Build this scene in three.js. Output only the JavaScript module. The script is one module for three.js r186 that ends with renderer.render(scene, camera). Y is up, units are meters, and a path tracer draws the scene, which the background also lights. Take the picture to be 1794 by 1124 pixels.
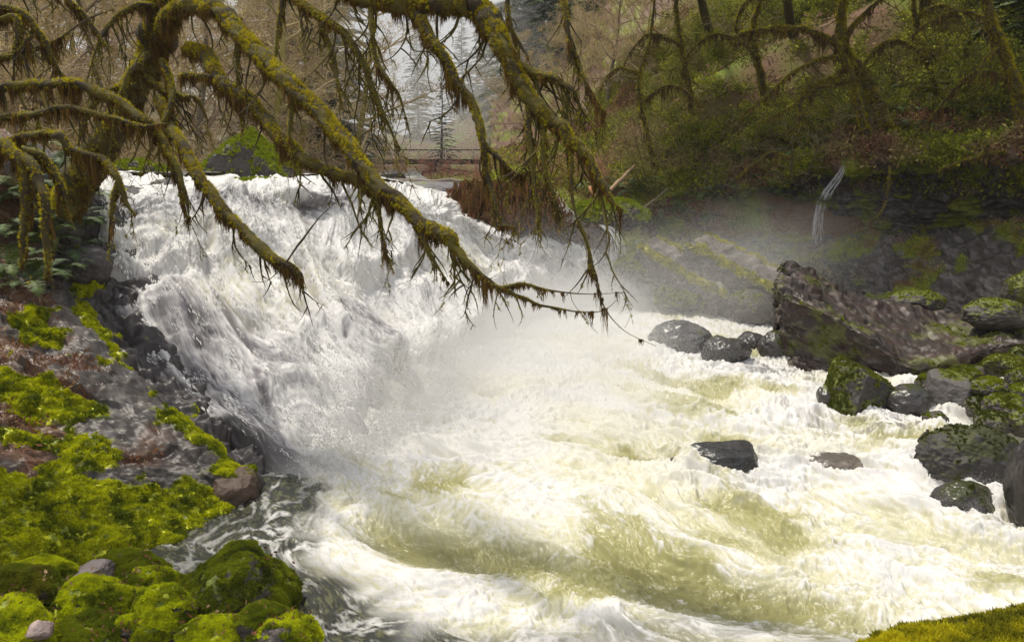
import * as THREE from 'three';
import { mergeGeometries } from 'three/addons/utils/BufferGeometryUtils.js';

// ---------------------------------------------------------------- camera, sky, sun, exposure
const scene = new THREE.Scene();
const W = 1794, H = 1124, FOCAL = 1408, EYE = 4.0, PITCH = 10.9 * Math.PI / 180;
const camera = new THREE.PerspectiveCamera(2 * Math.atan(H / 2 / FOCAL) * 180 / Math.PI, W / H, 0.05, 900);
camera.position.set(0, EYE, 0);
camera.rotation.set(-PITCH, 0, 0);
const renderer = new THREE.WebGLRenderer({ antialias: true });
renderer.toneMapping = THREE.LinearToneMapping;
renderer.toneMappingExposure = 1.08;
renderer.shadowMap.enabled = true;
{ // bright, evenly overcast sky
  const w = 64, h = 32, d = new Float32Array(w * h * 4);
  for (let j = 0; j < h; j++) for (let i = 0; i < w; i++) {
    const e = Math.max(0, (j + 0.5) / h * 2 - 1), l = 0.74 + 0.12 * e;
    d.set([l * 0.985, l * 1.0, l * 1.035, 1], (j * w + i) * 4);
  }
  const t = new THREE.DataTexture(d, w, h, THREE.RGBAFormat, THREE.FloatType);
  t.mapping = THREE.EquirectangularReflectionMapping; t.magFilter = THREE.LinearFilter; t.minFilter = THREE.LinearFilter; t.needsUpdate = true;
  scene.background = t; scene.environment = t;
}
const sun = new THREE.DirectionalLight(new THREE.Color().setRGB(1.0, 0.925, 0.80), 3.3);
sun.position.set(-22, 60, -26); sun.target.position.set(0, 0, -12);
sun.castShadow = true; sun.shadow.radius = 9; sun.shadow.mapSize.set(2048, 2048);
Object.assign(sun.shadow.camera, { left: -45, right: 45, top: 45, bottom: -45, near: 1, far: 160 });
scene.add(sun, sun.target);
scene.fog = new THREE.FogExp2(new THREE.Color().setRGB(0.94, 0.95, 0.95), 0.0005);

// ---------------------------------------------------------------- helpers
const V = (x, y, z) => new THREE.Vector3(x, y, z);
const cosP = Math.cos(PITCH), sinP = Math.sin(PITCH);
// a sighting from the photographer's stand (column, row) and its distance in metres -> a point of the place
function at(px, py, d) {
  const a = (px - W / 2) / FOCAL, b = (H / 2 - py) / FOCAL;
  return V(a * d, EYE + d * (b * cosP - sinP), d * (-cosP - b * sinP));
}
function rng(seed) {
  let s = (seed * 2654435761) >>> 0 || 1;
  return () => { s |= 0; s = s + 0x6D2B79F5 | 0; let t = Math.imul(s ^ s >>> 15, 1 | s); t = t + Math.imul(t ^ t >>> 7, 61 | t) ^ t; return ((t ^ t >>> 14) >>> 0) / 4294967296; };
}
const perm = new Uint8Array(512);
{ const r = rng(77), a = [...Array(256).keys()]; for (let i = 255; i > 0; i--) { const j = Math.floor(r() * (i + 1)); [a[i], a[j]] = [a[j], a[i]]; } for (let i = 0; i < 512; i++) perm[i] = a[i & 255]; }
const GX = [1, -1, 1, -1, 1, -1, 1, -1, 0, 0, 0, 0, 1, -1, 0, 0], GY = [1, 1, -1, -1, 0, 0, 0, 0, 1, -1, 1, -1, 1, 1, -1, -1], GZ = [0, 0, 0, 0, 1, 1, -1, -1, 1, 1, -1, -1, 0, 0, 1, -1];
function noise(x, y = 0, z = 0) {
  const xf = Math.floor(x), yf = Math.floor(y), zf = Math.floor(z), X = xf & 255, Y = yf & 255, Z = zf & 255;
  x -= xf; y -= yf; z -= zf;
  const u = x * x * x * (x * (x * 6 - 15) + 10), v = y * y * y * (y * (y * 6 - 15) + 10), w = z * z * z * (z * (z * 6 - 15) + 10);
  const A = perm[X] + Y, B = perm[X + 1] + Y, AA = perm[A] + Z, AB = perm[A + 1] + Z, BA = perm[B] + Z, BB = perm[B + 1] + Z;
  const g = (h, a, b, c) => { h &= 15; return GX[h] * a + GY[h] * b + GZ[h] * c; };
  const x1 = g(perm[AA], x, y, z) * (1 - u) + g(perm[BA], x - 1, y, z) * u, x2 = g(perm[AB], x, y - 1, z) * (1 - u) + g(perm[BB], x - 1, y - 1, z) * u;
  const x3 = g(perm[AA + 1], x, y, z - 1) * (1 - u) + g(perm[BA + 1], x - 1, y, z - 1) * u, x4 = g(perm[AB + 1], x, y - 1, z - 1) * (1 - u) + g(perm[BB + 1], x - 1, y - 1, z - 1) * u;
  return (x1 * (1 - v) + x2 * v) * (1 - w) + (x3 * (1 - v) + x4 * v) * w;
}
function fbm(x, y, z, n = 4, gain = 0.5) { let s = 0, a = 1; for (let i = 0; i < n; i++) { s += a * noise(x, y, z); x = x * 2.03 + 7.1; y = y * 2.03 + 3.3; z = z * 2.03 + 1.7; a *= gain; } return s; }
function ridged(x, y, z, n = 4, gain = 0.5) { let s = 0, a = 1, t = 0; for (let i = 0; i < n; i++) { s += a * (1 - Math.abs(noise(x, y, z)) * 2); t += a; x = x * 2.1 + 5.1; y = y * 2.1 + 1.3; z = z * 2.1 + 9.7; a *= gain; } return s / t; }
// broken, facetted stone: every cell a tilted plate
function facets(x, y, z) {
  const xi = Math.floor(x), yi = Math.floor(y), zi = Math.floor(z); let best = 9, h = 0, second = 9;
  for (let a = -1; a <= 1; a++) for (let b = -1; b <= 1; b++) for (let c = -1; c <= 1; c++) {
    const k = perm[(perm[(perm[(xi + a) & 255] + yi + b) & 255] + zi + c) & 255], k2 = perm[k + 17], k3 = perm[k + 91], dx = xi + a + k / 256 - x, dy = yi + b + k2 / 256 - y, dz = zi + c + k3 / 256 - z, d = dx * dx + dy * dy + dz * dz;
    if (d < best) { second = best; best = d; h = (k2 / 256 - 0.5) + dx * (k3 / 128 - 1) * 0.7 + dy * (k / 128 - 1) * 0.5 + dz * (k2 / 128 - 1) * 0.7; } else if (d < second) second = d;
  }
  return h - 0.35 * (1 - Math.min(1, (Math.sqrt(second) - Math.sqrt(best)) * 9));
}
const clamp = (x, a = 0, b = 1) => Math.min(b, Math.max(a, x));
const smooth = (a, b, x) => { const t = clamp((x - a) / (b - a)); return t * t * (3 - 2 * t); };
const lerp = (a, b, t) => a + (b - a) * t;
const mix3 = (a, b, t) => [lerp(a[0], b[0], t), lerp(a[1], b[1], t), lerp(a[2], b[2], t)];
const used = {};
function numbered(n) { const k = used[n] = (used[n] ?? -1) + 1; return k ? n + '_' + String(k).padStart(3, '0') : n; }
function tag(o, label, category, group, kind) {
  if (label) o.userData.label = label;
  if (category) o.userData.category = category;
  if (group) o.userData.group = group;
  if (kind) o.userData.kind = kind;
  return o;
}
function thing(name, label, category, pos = V(0, 0, 0), group) {
  const g = new THREE.Group(); g.name = numbered(name); g.position.copy(pos); scene.add(g);
  return tag(g, label, category, group);
}
function add(name, geo, mat, parent, kind) {
  const m = new THREE.Mesh(geo, mat); m.name = parent ? name : numbered(name); m.castShadow = m.receiveShadow = true;
  if (kind) m.userData.kind = kind;
  (parent ?? scene).add(m); return m;
}
const _m4 = new THREE.Matrix4(), _q = new THREE.Quaternion(), _q2 = new THREE.Quaternion(), _s = new THREE.Vector3(), UPV = V(0, 1, 0), _c = new THREE.Color();
// list: [{p, q, s, c}] in the parent's own axes
function copies(name, geo, mat, list, parent, kind = 'stuff') {
  const m = new THREE.InstancedMesh(geo, mat, list.length); m.name = parent ? name : numbered(name); m.castShadow = m.receiveShadow = true;
  list.forEach((e, i) => {
    if (typeof e.s === 'number') _s.set(e.s, e.s, e.s); else _s.copy(e.s);
    m.setMatrixAt(i, _m4.compose(e.p, e.q, _s));
    if (e.c) m.setColorAt(i, _c.setRGB(e.c[0], e.c[1], e.c[2]));
  });
  m.userData.kind = kind; (parent ?? scene).add(m); return m;
}
function turnTo(dir, spin) { const q = new THREE.Quaternion().setFromUnitVectors(UPV, dir); return q.multiply(_q2.setFromAxisAngle(UPV, spin)); }
// collects tubes and blades into one mesh
class MB {
  constructor() { this.p = []; this.i = []; this.c = []; }
  tube(pts, rad, seg, col, wob = 0, tip = true) {
    const n = pts.length, T = V(), N = V(), B = V(); let prev = null;
    for (let k = 0; k < n; k++) {
      T.subVectors(pts[Math.min(n - 1, k + 1)], pts[Math.max(0, k - 1)]).normalize();
      if (!prev) { N.set(0.3, 0.1, 1).addScaledVector(T, -T.dot(V(0.3, 0.1, 1))).normalize(); } else { N.copy(prev).addScaledVector(T, -T.dot(prev)).normalize(); }
      prev = N.clone(); B.crossVectors(T, N);
      const c = typeof col === 'function' ? col(k / (n - 1), pts[k]) : col;
      for (let j = 0; j < seg; j++) {
        const a = j / seg * Math.PI * 2, x = Math.cos(a), y = Math.sin(a);
        let r = rad[k];
        if (wob) { const q = pts[k]; r *= 1 + wob * (noise(q.x * 4 + x * 0.9, q.y * 4 + y * 0.9, q.z * 4) * 1.1 + noise(q.x * 13 + x * 2, q.y * 13 + y * 2, q.z * 13) * 0.7 + noise(q.x * 37 + x * 4, q.y * 37 + y * 4, q.z * 37) * 0.4); }
        this.p.push(pts[k].x + (N.x * x + B.x * y) * r, pts[k].y + (N.y * x + B.y * y) * r, pts[k].z + (N.z * x + B.z * y) * r);
        this.c.push(c[0], c[1], c[2]);
      }
      if (k) { const o = this.p.length / 3 - 2 * seg; for (let j = 0; j < seg; j++) { const j2 = (j + 1) % seg; this.i.push(o + j, o + j2, o + seg + j, o + j2, o + seg + j2, o + seg + j); } }
    }
    if (tip) { const o = this.p.length / 3 - seg, e = this.p.length / 3, q = pts[n - 1]; this.p.push(q.x, q.y, q.z); const c = typeof col === 'function' ? col(1, q) : col; this.c.push(c[0], c[1], c[2]); for (let j = 0; j < seg; j++) this.i.push(o + j, o + (j + 1) % seg, e); }
  }
  tri(a, b, c, col) { const o = this.p.length / 3; for (const q of [a, b, c]) { this.p.push(q.x, q.y, q.z); this.c.push(col[0], col[1], col[2]); } this.i.push(o, o + 1, o + 2); }
  quad(a, b, c, d, col) { const o = this.p.length / 3; for (const q of [a, b, c, d]) { this.p.push(q.x, q.y, q.z); this.c.push(col[0], col[1], col[2]); } this.i.push(o, o + 1, o + 2, o, o + 2, o + 3); }
  geo() {
    const g = new THREE.BufferGeometry();
    g.setAttribute('position', new THREE.Float32BufferAttribute(this.p, 3)); g.setAttribute('color', new THREE.Float32BufferAttribute(this.c, 3));
    g.setIndex(this.p.length / 3 > 65535 ? new THREE.Uint32BufferAttribute(this.i, 1) : this.i); g.computeVertexNormals(); return g;
  }
}
function catmull(P, u) { // P: points (any equal-length arrays); u in 0..P.length-1
  const n = P.length, k = Math.min(n - 2, Math.max(0, Math.floor(u))), t = u - k, a = P[Math.max(0, k - 1)], b = P[k], c = P[k + 1], d = P[Math.min(n - 1, k + 2)];
  return b.map((_, i) => 0.5 * (2 * b[i] + (c[i] - a[i]) * t + (2 * a[i] - 5 * b[i] + 4 * c[i] - d[i]) * t * t + (3 * b[i] - a[i] - 3 * c[i] + d[i]) * t * t * t));
}
// smooth surface through a grid of points: rows[v][u]
function gridSurface(rows) {
  const G = rows.map(r => r.map(p => Array.isArray(p) ? p : [p.x, p.y, p.z]));
  return (u, v) => { const row = G.map(r => catmull(r, u)); const q = catmull(row, v); return V(q[0], q[1], q[2]); };
}
// mesh of a parametric surface, displaced along its normal by height(p, u, v, n) with colours by paint(p, u, v, h)
function sheet(surf, us, vs, height, paint, flip = false) {
  const nu = us.length, nv = vs.length, pos = new Float32Array(nu * nv * 3), col = new Float32Array(nu * nv * 3), uv = new Float32Array(nu * nv * 2);
  let k = 0;
  const e = 0.02;
  for (let j = 0; j < nv; j++) for (let i = 0; i < nu; i++, k++) {
    const u = us[i], v = vs[j], p = surf(u, v), du = surf(u + e, v).sub(p), dv = surf(u, v + e).sub(p), n = du.cross(dv).normalize();
    if (flip) n.negate();
    const h = height(p, u, v, n), c = paint(p, u, v, h, n);
    pos[k * 3] = p.x + n.x * h; pos[k * 3 + 1] = p.y + n.y * h; pos[k * 3 + 2] = p.z + n.z * h;
    col.set(c.slice(0, 3), k * 3); uv[k * 2] = clamp(c[3] ?? 0.5, 0.02, 0.98); uv[k * 2 + 1] = 0.5;
  }
  return gridGeo(pos, col, uv, nu, nv, flip);
}
function gridGeo(pos, col, uv, nu, nv, flip) {
  const idx = new Uint32Array((nu - 1) * (nv - 1) * 6); let q = 0;
  for (let j = 0; j < nv - 1; j++) for (let i = 0; i < nu - 1; i++) {
    const a = j * nu + i, b = a + 1, c = a + nu, d = c + 1;
    if (flip) { idx[q++] = a; idx[q++] = c; idx[q++] = b; idx[q++] = b; idx[q++] = c; idx[q++] = d; } else { idx[q++] = a; idx[q++] = b; idx[q++] = c; idx[q++] = b; idx[q++] = d; idx[q++] = c; }
  }
  const g = new THREE.BufferGeometry();
  g.setAttribute('position', new THREE.BufferAttribute(pos, 3)); g.setAttribute('color', new THREE.BufferAttribute(col, 3));
  if (uv) g.setAttribute('uv', new THREE.BufferAttribute(uv, 2));
  g.setIndex(new THREE.BufferAttribute(idx, 1)); g.computeVertexNormals(); return g;
}
const range = (a, b, n) => Array.from({ length: n }, (_, i) => a + (b - a) * i / (n - 1));
const surfaceSampler = (geo) => { // random triangles of a mesh, by area
  const p = geo.attributes.position.array, I = geo.index.array, n = I.length / 3, cum = new Float64Array(n); let s = 0;
  for (let t = 0; t < n; t++) { const a = I[t * 3] * 3, b = I[t * 3 + 1] * 3, c = I[t * 3 + 2] * 3; const ux = p[b] - p[a], uy = p[b + 1] - p[a + 1], uz = p[b + 2] - p[a + 2], vx = p[c] - p[a], vy = p[c + 1] - p[a + 1], vz = p[c + 2] - p[a + 2]; s += Math.hypot(uy * vz - uz * vy, uz * vx - ux * vz, ux * vy - uy * vx) / 2; cum[t] = s; }
  const N = geo.attributes.normal.array, C = geo.attributes.color?.array;
  return { area: s, pick(r) {
    const x = r() * s; let lo = 0, hi = n - 1; while (lo < hi) { const m = (lo + hi) >> 1; if (cum[m] < x) lo = m + 1; else hi = m; }
    let u = r(), v = r(); if (u + v > 1) { u = 1 - u; v = 1 - v; } const w = 1 - u - v, a = I[lo * 3], b = I[lo * 3 + 1], c = I[lo * 3 + 2];
    const f = (A, k) => A[a * 3 + k] * w + A[b * 3 + k] * u + A[c * 3 + k] * v;
    return { p: V(f(p, 0), f(p, 1), f(p, 2)), n: V(f(N, 0), f(N, 1), f(N, 2)).normalize(), c: C ? [f(C, 0), f(C, 1), f(C, 2)] : null, i: a };
  } };
};
function grainTexture(size, f, repeatX, repeatY = repeatX) {
  const d = new Uint8Array(size * size * 4);
  for (let j = 0; j < size; j++) for (let i = 0; i < size; i++) { const v = clamp(f(i / size, j / size)) * 255, k = (j * size + i) * 4; d[k] = d[k + 1] = d[k + 2] = v; d[k + 3] = 255; }
  const t = new THREE.DataTexture(d, size, size); t.wrapS = t.wrapT = THREE.RepeatWrapping; t.magFilter = THREE.LinearFilter; t.minFilter = THREE.LinearMipmapLinearFilter; t.repeat.set(repeatX, repeatY); t.needsUpdate = true; return t;
}
// ---------------------------------------------------------------- materials (linear colours)
const foamRough = (() => { // water smooth and glossy where clear, matt where foaming; looked up by the share of foam
  const d = new Uint8Array(64 * 4); for (let i = 0; i < 64; i++) { const v = lerp(85, 235, smooth(0.08, 0.55, i / 63)); d.set([v, v, v, 255], i * 4); }
  const t = new THREE.DataTexture(d, 64, 1); t.magFilter = THREE.LinearFilter; t.needsUpdate = true; return t;
})();
const M = {
  water: new THREE.MeshPhysicalMaterial({ vertexColors: true, roughness: 1, roughnessMap: foamRough, specularIntensity: 0.9, ior: 1.33 }),
  foam: new THREE.MeshPhysicalMaterial({ color: new THREE.Color().setRGB(0.78, 0.775, 0.77), roughness: 0.85, transmission: 0.35, thickness: 0 }),
  mist: new THREE.MeshPhysicalMaterial({ color: new THREE.Color().setRGB(0.95, 0.95, 0.95), roughness: 0.9, transmission: 0.45, thickness: 0 }),
  rock: new THREE.MeshPhysicalMaterial({ vertexColors: true, roughness: 0.62, specularIntensity: 0.7 }),
  bankRock: new THREE.MeshPhysicalMaterial({ vertexColors: true, roughness: 0.46, specularIntensity: 0.7 }),
  wetRock: new THREE.MeshPhysicalMaterial({ vertexColors: true, roughness: 0.33, specularIntensity: 0.9 }),
  slabRock: new THREE.MeshPhysicalMaterial({ vertexColors: true, roughness: 0.48, specularIntensity: 0.8 }),
  soil: new THREE.MeshStandardMaterial({ vertexColors: true, roughness: 0.95 }),
  bark: new THREE.MeshStandardMaterial({ vertexColors: true, roughness: 0.95 }),
  moss: new THREE.MeshPhysicalMaterial({ vertexColors: true, roughness: 1, transmission: 0.3, thickness: 0, specularIntensity: 0.2, side: THREE.DoubleSide }),
  leaf: new THREE.MeshPhysicalMaterial({ vertexColors: true, roughness: 0.8, transmission: 0.35, thickness: 0, specularIntensity: 0.4, side: THREE.DoubleSide }),
  frond: new THREE.MeshPhysicalMaterial({ vertexColors: true, roughness: 0.6, transmission: 0.3, thickness: 0, specularIntensity: 0.5, side: THREE.DoubleSide }),
  plain: new THREE.MeshStandardMaterial({ vertexColors: true, roughness: 0.9, side: THREE.DoubleSide }),
};
const ordinals = ['first', 'second', 'third', 'fourth', 'fifth', 'sixth', 'seventh', 'eighth', 'ninth', 'tenth', 'eleventh', 'twelfth', 'thirteenth', 'fourteenth', 'fifteenth', 'sixteenth', 'seventeenth', 'eighteenth', 'nineteenth', 'twentieth', 'twenty-first', 'twenty-second', 'twenty-third', 'twenty-fourth', 'twenty-fifth', 'twenty-sixth', 'twenty-seventh', 'twenty-eighth', 'twenty-ninth', 'thirtieth'];
// ---------------------------------------------------------------- the falls
const fallRows = [
  [at(150, 292, 17.0), at(300, 300, 18.2), at(470, 301, 20), at(640, 304, 22), at(770, 330, 24.5), at(890, 382, 25.5), at(1000, 405, 26), at(1100, 420, 26)],
  [at(165, 328, 14), at(300, 322, 15), at(480, 322, 16.5), at(640, 324, 18.5), at(760, 357, 21), at(880, 405, 22.5), at(1000, 425, 23.5), at(1090, 445, 24)],
  [at(163, 430, 13.3), at(320, 395, 14.3), at(500, 395, 15.6), at(660, 397, 17.8), at(785, 410, 20.5), at(905, 440, 22.3), at(1012, 455, 23.4), at(1095, 470, 23.8)],
  [at(158, 525, 12.35), at(370, 515, 13.1), at(560, 508, 14.4), at(715, 482, 17), at(830, 470, 19.8), at(935, 480, 22), at(1030, 487, 23.2), at(1105, 500, 23.5)],
  [at(300, 682, 11.05), at(475, 660, 12), at(650, 630, 13.4), at(775, 572, 16.1), at(870, 533, 19.4), at(960, 522, 21.8), at(1045, 522, 23), at(1115, 525, 23.2)],
  [at(500, 864, 9.88), at(610, 818, 10.95), at(745, 738, 12.85), at(835, 652, 15.95), at(905, 587, 19.4), at(980, 552, 22.1), at(1060, 547, 22.5), at(1130, 545, 22.7)],
  [at(540, 900, 9.75), at(650, 850, 10.75), at(780, 765, 12.6), at(865, 672, 15.7), at(930, 602, 19.1), at(995, 562, 21.9), at(1070, 557, 22.3), at(1140, 555, 22.5)],
];
const fall = gridSurface(fallRows);
const WHITE = [0.67, 0.66, 0.65], CREAM = [0.655, 0.64, 0.54], OLIVE = [0.32, 0.305, 0.13], DEEP = [0.03, 0.032, 0.025], LILAC = [0.25, 0.235, 0.255], WETR = [0.035, 0.031, 0.033];
const bump2 = (u, v, a, b, ru, rv) => Math.exp(-(((u - a) / ru) ** 2) - ((v - b) / rv) ** 2);
// metres along the lip and down the flow
function fallCoord(u, v) { return [u * 2.4, v * 1.75]; }
function fallNoise(u, v) {
  const [a, b] = fallCoord(u, v), wa = noise(a * 0.9, b * 0.35, 3) * 0.9, wb = noise(a * 0.5 + 9, b * 0.5, 8) * 1.2;
  const lump = fbm(a * 0.8 + wa, b * 0.6 + wb, 1.5, 2);
  const tongue = ridged(a * 1.5 + wa * 1.2, b * 0.3 + wb * 0.45, 4.2, 4, 0.55);
  const strand = ridged(a * 4.4 + wa * 4 + noise(a * 3, b * 2.0, 1) * 1.1, b * 0.8 + wb * 0.8, 9.1, 4, 0.6);
  const froth = fbm(a * 9 + wa * 7, b * 4.0 + wb * 5, 6.6, 4, 0.6);
  return { lump, tongue, strand, froth, wa, wb };
}
function fallThin(u, v, N) { // how far the sheet thins out to a film over the rock
  const edge = smooth(1.35, -0.05, u) * smooth(1.7, 3.0, v);
  const rill = bump2(u, v, 2.3, 3.6, 0.42, 0.75) * 0.36 + bump2(u, v, 1.5, 1.45, 1.1, 0.3) * 0.5 + bump2(u, v, 2.8, 1.5, 0.7, 0.28) * 0.5 + bump2(u, v, 3.2, 3.2, 0.3, 0.8) * 0.4 + bump2(u, v, 1.0, 3.5, 0.5, 0.6) * 0.42 + bump2(u, v, 5.6, 2.6, 0.8, 0.8) * 0.35;
  return clamp(edge * 0.95 + rill + N.lump * 0.4 + (0.5 - N.tongue) * 0.85 * smooth(5.0, 4.2, v));
}
const fallHeight = (p, u, v) => {
  const N = fallNoise(u, v), edge = smooth(0, 0.35, u), calm = smooth(0.2, 1.4, v);
  const w = v + 0.35 * noise(u * 1.3, 3, 8) + 0.2 * noise(u * 3.1, v, 9), steps = 0.11 * (Math.exp(-(((w - 2.0) / 0.28) ** 2)) + Math.exp(-(((w - 3.05) / 0.25) ** 2)) + 0.7 * Math.exp(-(((w - 4.0) / 0.22) ** 2))) + 0.16 * noise(u * 2.6, 7, 2) * bump2(v, 0, 1.0, 0, 0.5, 1);
  return edge * (steps + N.lump * 0.38 * calm + N.tongue * 0.17 + N.strand * 0.042 + N.froth * 0.026) + (1 - edge) * (N.froth * 0.02 + N.strand * 0.015) - 0.19 - 0.4 * smooth(0.75 + 0.5 * noise(u * 2.2, v * 2.4, 33) + 0.25 * noise(u * 5, v * 7, 35), -0.15, u) * smooth(0.8, 1.6, v);
};
const fallPaint = (p, u, v, h) => {
  const N = fallNoise(u, v), [a, b] = fallCoord(u, v);
  const thin = fallThin(u, v, N), fine = noise(a * 26, b * 12, 2) * 0.35 + noise(a * 13, b * 6, 5) * 0.55 + N.froth * 0.35;
  const lace = N.strand * 0.75 + fine * 0.55;
  let foam = smooth(thin * 1.25 - 0.66, thin * 1.25 + 0.34, lace);
  foam = lerp(foam, 1, smooth(4.55, 5.1, v) * 0.85);
  const gold = clamp(bump2(u, v, 1.15, 1.95, 0.45, 0.35) * 0.9 + bump2(u, v, 3.95, 3.0, 0.45, 0.8) * 0.8 + bump2(u, v, 2.2, 4.4, 0.6, 0.45) * 0.9 + bump2(u, v, 1.6, 3.0, 0.6, 0.5) * 0.5 + bump2(u, v, 3.3, 2.4, 0.7, 0.5) * 0.35 + (fbm(a * 0.7 + 4, b * 0.5, 2, 3) - 0.1) * 0.8) * smooth(0.5, -0.3, fine + N.strand * 0.4);
  const under = mix3(LILAC, WETR, smooth(0.5, 0.95, thin) * 0.9);
  let c = mix3(under, WHITE, foam);
  c = mix3(c, [0.50, 0.48, 0.26], gold * 0.75);
  const s = 1 + fine * 0.05;
  return [c[0] * s, c[1] * s, c[2] * s, clamp(0.2 + foam * 0.8)];
};
console.log('falls');
const fallGeo = sheet(fall, range(-0.02, 6.35, 740), range(0.15, 5.9, 450), fallHeight, fallPaint, true);
tag(add('waterfall', fallGeo, M.water), 'broad white cascade sliding down the slanting rock ledge into the pool', 'waterfall', null, 'structure');

// ---------------------------------------------------------------- the river above the falls
{
  const rows = [
    [at(150, 296, 16.6), at(300, 303, 17.8), at(470, 304, 19.6), at(640, 307, 21.6), at(780, 345, 24)],
    [V(-10, 3.62, -22), V(-8, 3.62, -23), V(-6, 3.62, -24), V(-4, 3.55, -26), V(-1.5, 3.1, -28)],
    [V(-14, 3.66, -34), V(-11, 3.66, -34), V(-9, 3.66, -35), V(-6.5, 3.64, -36), V(-4, 3.5, -37)],
    [V(-20, 3.7, -64), V(-15, 3.7, -64), V(-12, 3.7, -64), V(-9, 3.7, -64), V(-7, 3.7, -64)],
  ];
  const s = gridSurface(rows);
  const g = sheet(s, range(0, 4, 160), range(0, 3, 260), (p) => 0.10 * ridged(p.x * 0.5, p.z * 0.5, 2, 4) + 0.03 * fbm(p.x * 4, p.z * 4, 1, 3) - 0.05, (p) => {
    const f = smooth(0.25, 0.75, ridged(p.x * 0.9, p.z * 0.5, 7, 4, 0.6) * smooth(-60, -15, p.z) + 0.25 * noise(p.x * 5, p.z * 5, 3) + 0.2 * smooth(-28, -19, p.z));
    return [...mix3([0.10, 0.11, 0.08], WHITE, f), 0.1 + 0.9 * f];
  }, false);
  tag(add('upper_river', g, M.water), 'upper river reaching the lip of the falls', 'river', null, 'structure');
}

// ---------------------------------------------------------------- the pool and rapids below
const FLOW = [0.8, 0.6];
const pl = (pts, z) => { for (let i = 0; i < pts.length - 1; i++) if (z <= pts[i + 1][0]) { const t = clamp((z - pts[i][0]) / (pts[i + 1][0] - pts[i][0])); return lerp(pts[i][1], pts[i + 1][1], t); } return pts[pts.length - 1][1]; };
const darkLine = [[-10.2, -2.7], [-9.4, -2.05], [-8.6, -2.3], [-7.6, -2.0], [-7.0, -1.35], [-6.2, -0.35], [-5.4, 0.9], [-4.4, 2.5]];
const footLine = [[-24, 2.2], [-22.7, 0.9], [-19.4, -0.4], [-16, -1.1], [-12.84, -1.7], [-10.7, -2.1], [-9.3, -2.9], [-8.5, -3.5]];
const rockWakes = [[2.8, -10.0, 0.9, 0.6], [3.62, -17.4, 1.0, 0.6], [4.6, -16.3, 0.8, 0.7], [5.3, -12.7, 1.1, 0.7], [6.3, -12.2, 1.0, 1.0], [5.7, -10.1, 1.0, 0.6], [5.3, -9, 0.7, 0.5], [4.0, -10.6, 0.7, 0.6], [5.6, -15.3, 1.3, 0.6]];
function poolAt(x, z) {
  const a = x * FLOW[0] + z * FLOW[1], b = -x * FLOW[1] + z * FLOW[0];
  const w1 = noise(x * 0.45, z * 0.45, 11), w2 = noise(x * 0.45 + 40, z * 0.45, 17);
  const A = a + w1 * 0.8, B = b + w2 * 0.6 + 0.22 * noise(x * 1.7, z * 1.7, 71);
  const fromFoot = x - pl(footLine, z);
  const front = smooth(-7.0, -6.1, z - 0.12 * Math.max(0, x) + noise(x * 0.9, z * 1.6, 91) * 0.7) * 0.75;
  const dark = Math.max(front, smooth(0.45, -0.45, x - pl(darkLine, z) + noise(x * 1.3, z * 1.3, 3) * 0.5 + noise(x * 3, z * 3, 5) * 0.3) * smooth(-11, -9.6, z));
  const boil = smooth(5.5, 0.3, fromFoot) * smooth(-9, -11.5, z);
  // long trough of green water in front
  const ln = z + 8.45 - 0.38 * (x + 1.6), tl = Math.abs(ln - noise(x * 0.6, 2, 9) * 0.3);
  const trough = smooth(0.85, 0.1, tl) * smooth(-2.3, -1.2, x) * smooth(5.2, 2.4, x);
  const greenN = fbm(A * 0.42, B * 0.75, 21, 3, 0.55);
  let wake = 0; for (const [rx, rz, rr, rs] of rockWakes) { const q = Math.hypot(x - rx, (z - rz) * 1.2) / rr; if (q < 2) wake = Math.max(wake, smooth(1.45, 0.75, q) * rs); }
  const green = clamp(trough * 0.85 + smooth(0.05, 0.5, greenN) * (1 - boil * 0.7) * 0.8 + bump2(x, z, -0.4, -9.3, 1.6, 0.5) * 0.4 + bump2(x, z, 1.0, -11, 1.5, 0.8) * 0.35 + bump2(x, z, 4.6, -8.4, 1.2, 0.7) * 0.4 + bump2(x, z, -1, -12, 0.8, 1.2) * 0.3);
  const chop = smooth(-7.2, -9.5, z) * smooth(0.5, 2.5, x) * smooth(-20, -15, z);
  const calm = 1 - 0.75 * clamp(bump2(x, z, 5.4, -15.6, 1.6, 1.0) + bump2(x, z, 6.0, -11.9, 0.9, 0.6));
  return { A, B, a, b, calm, dark, boil, trough, green, chop, fromFoot, wake };
}
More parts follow.
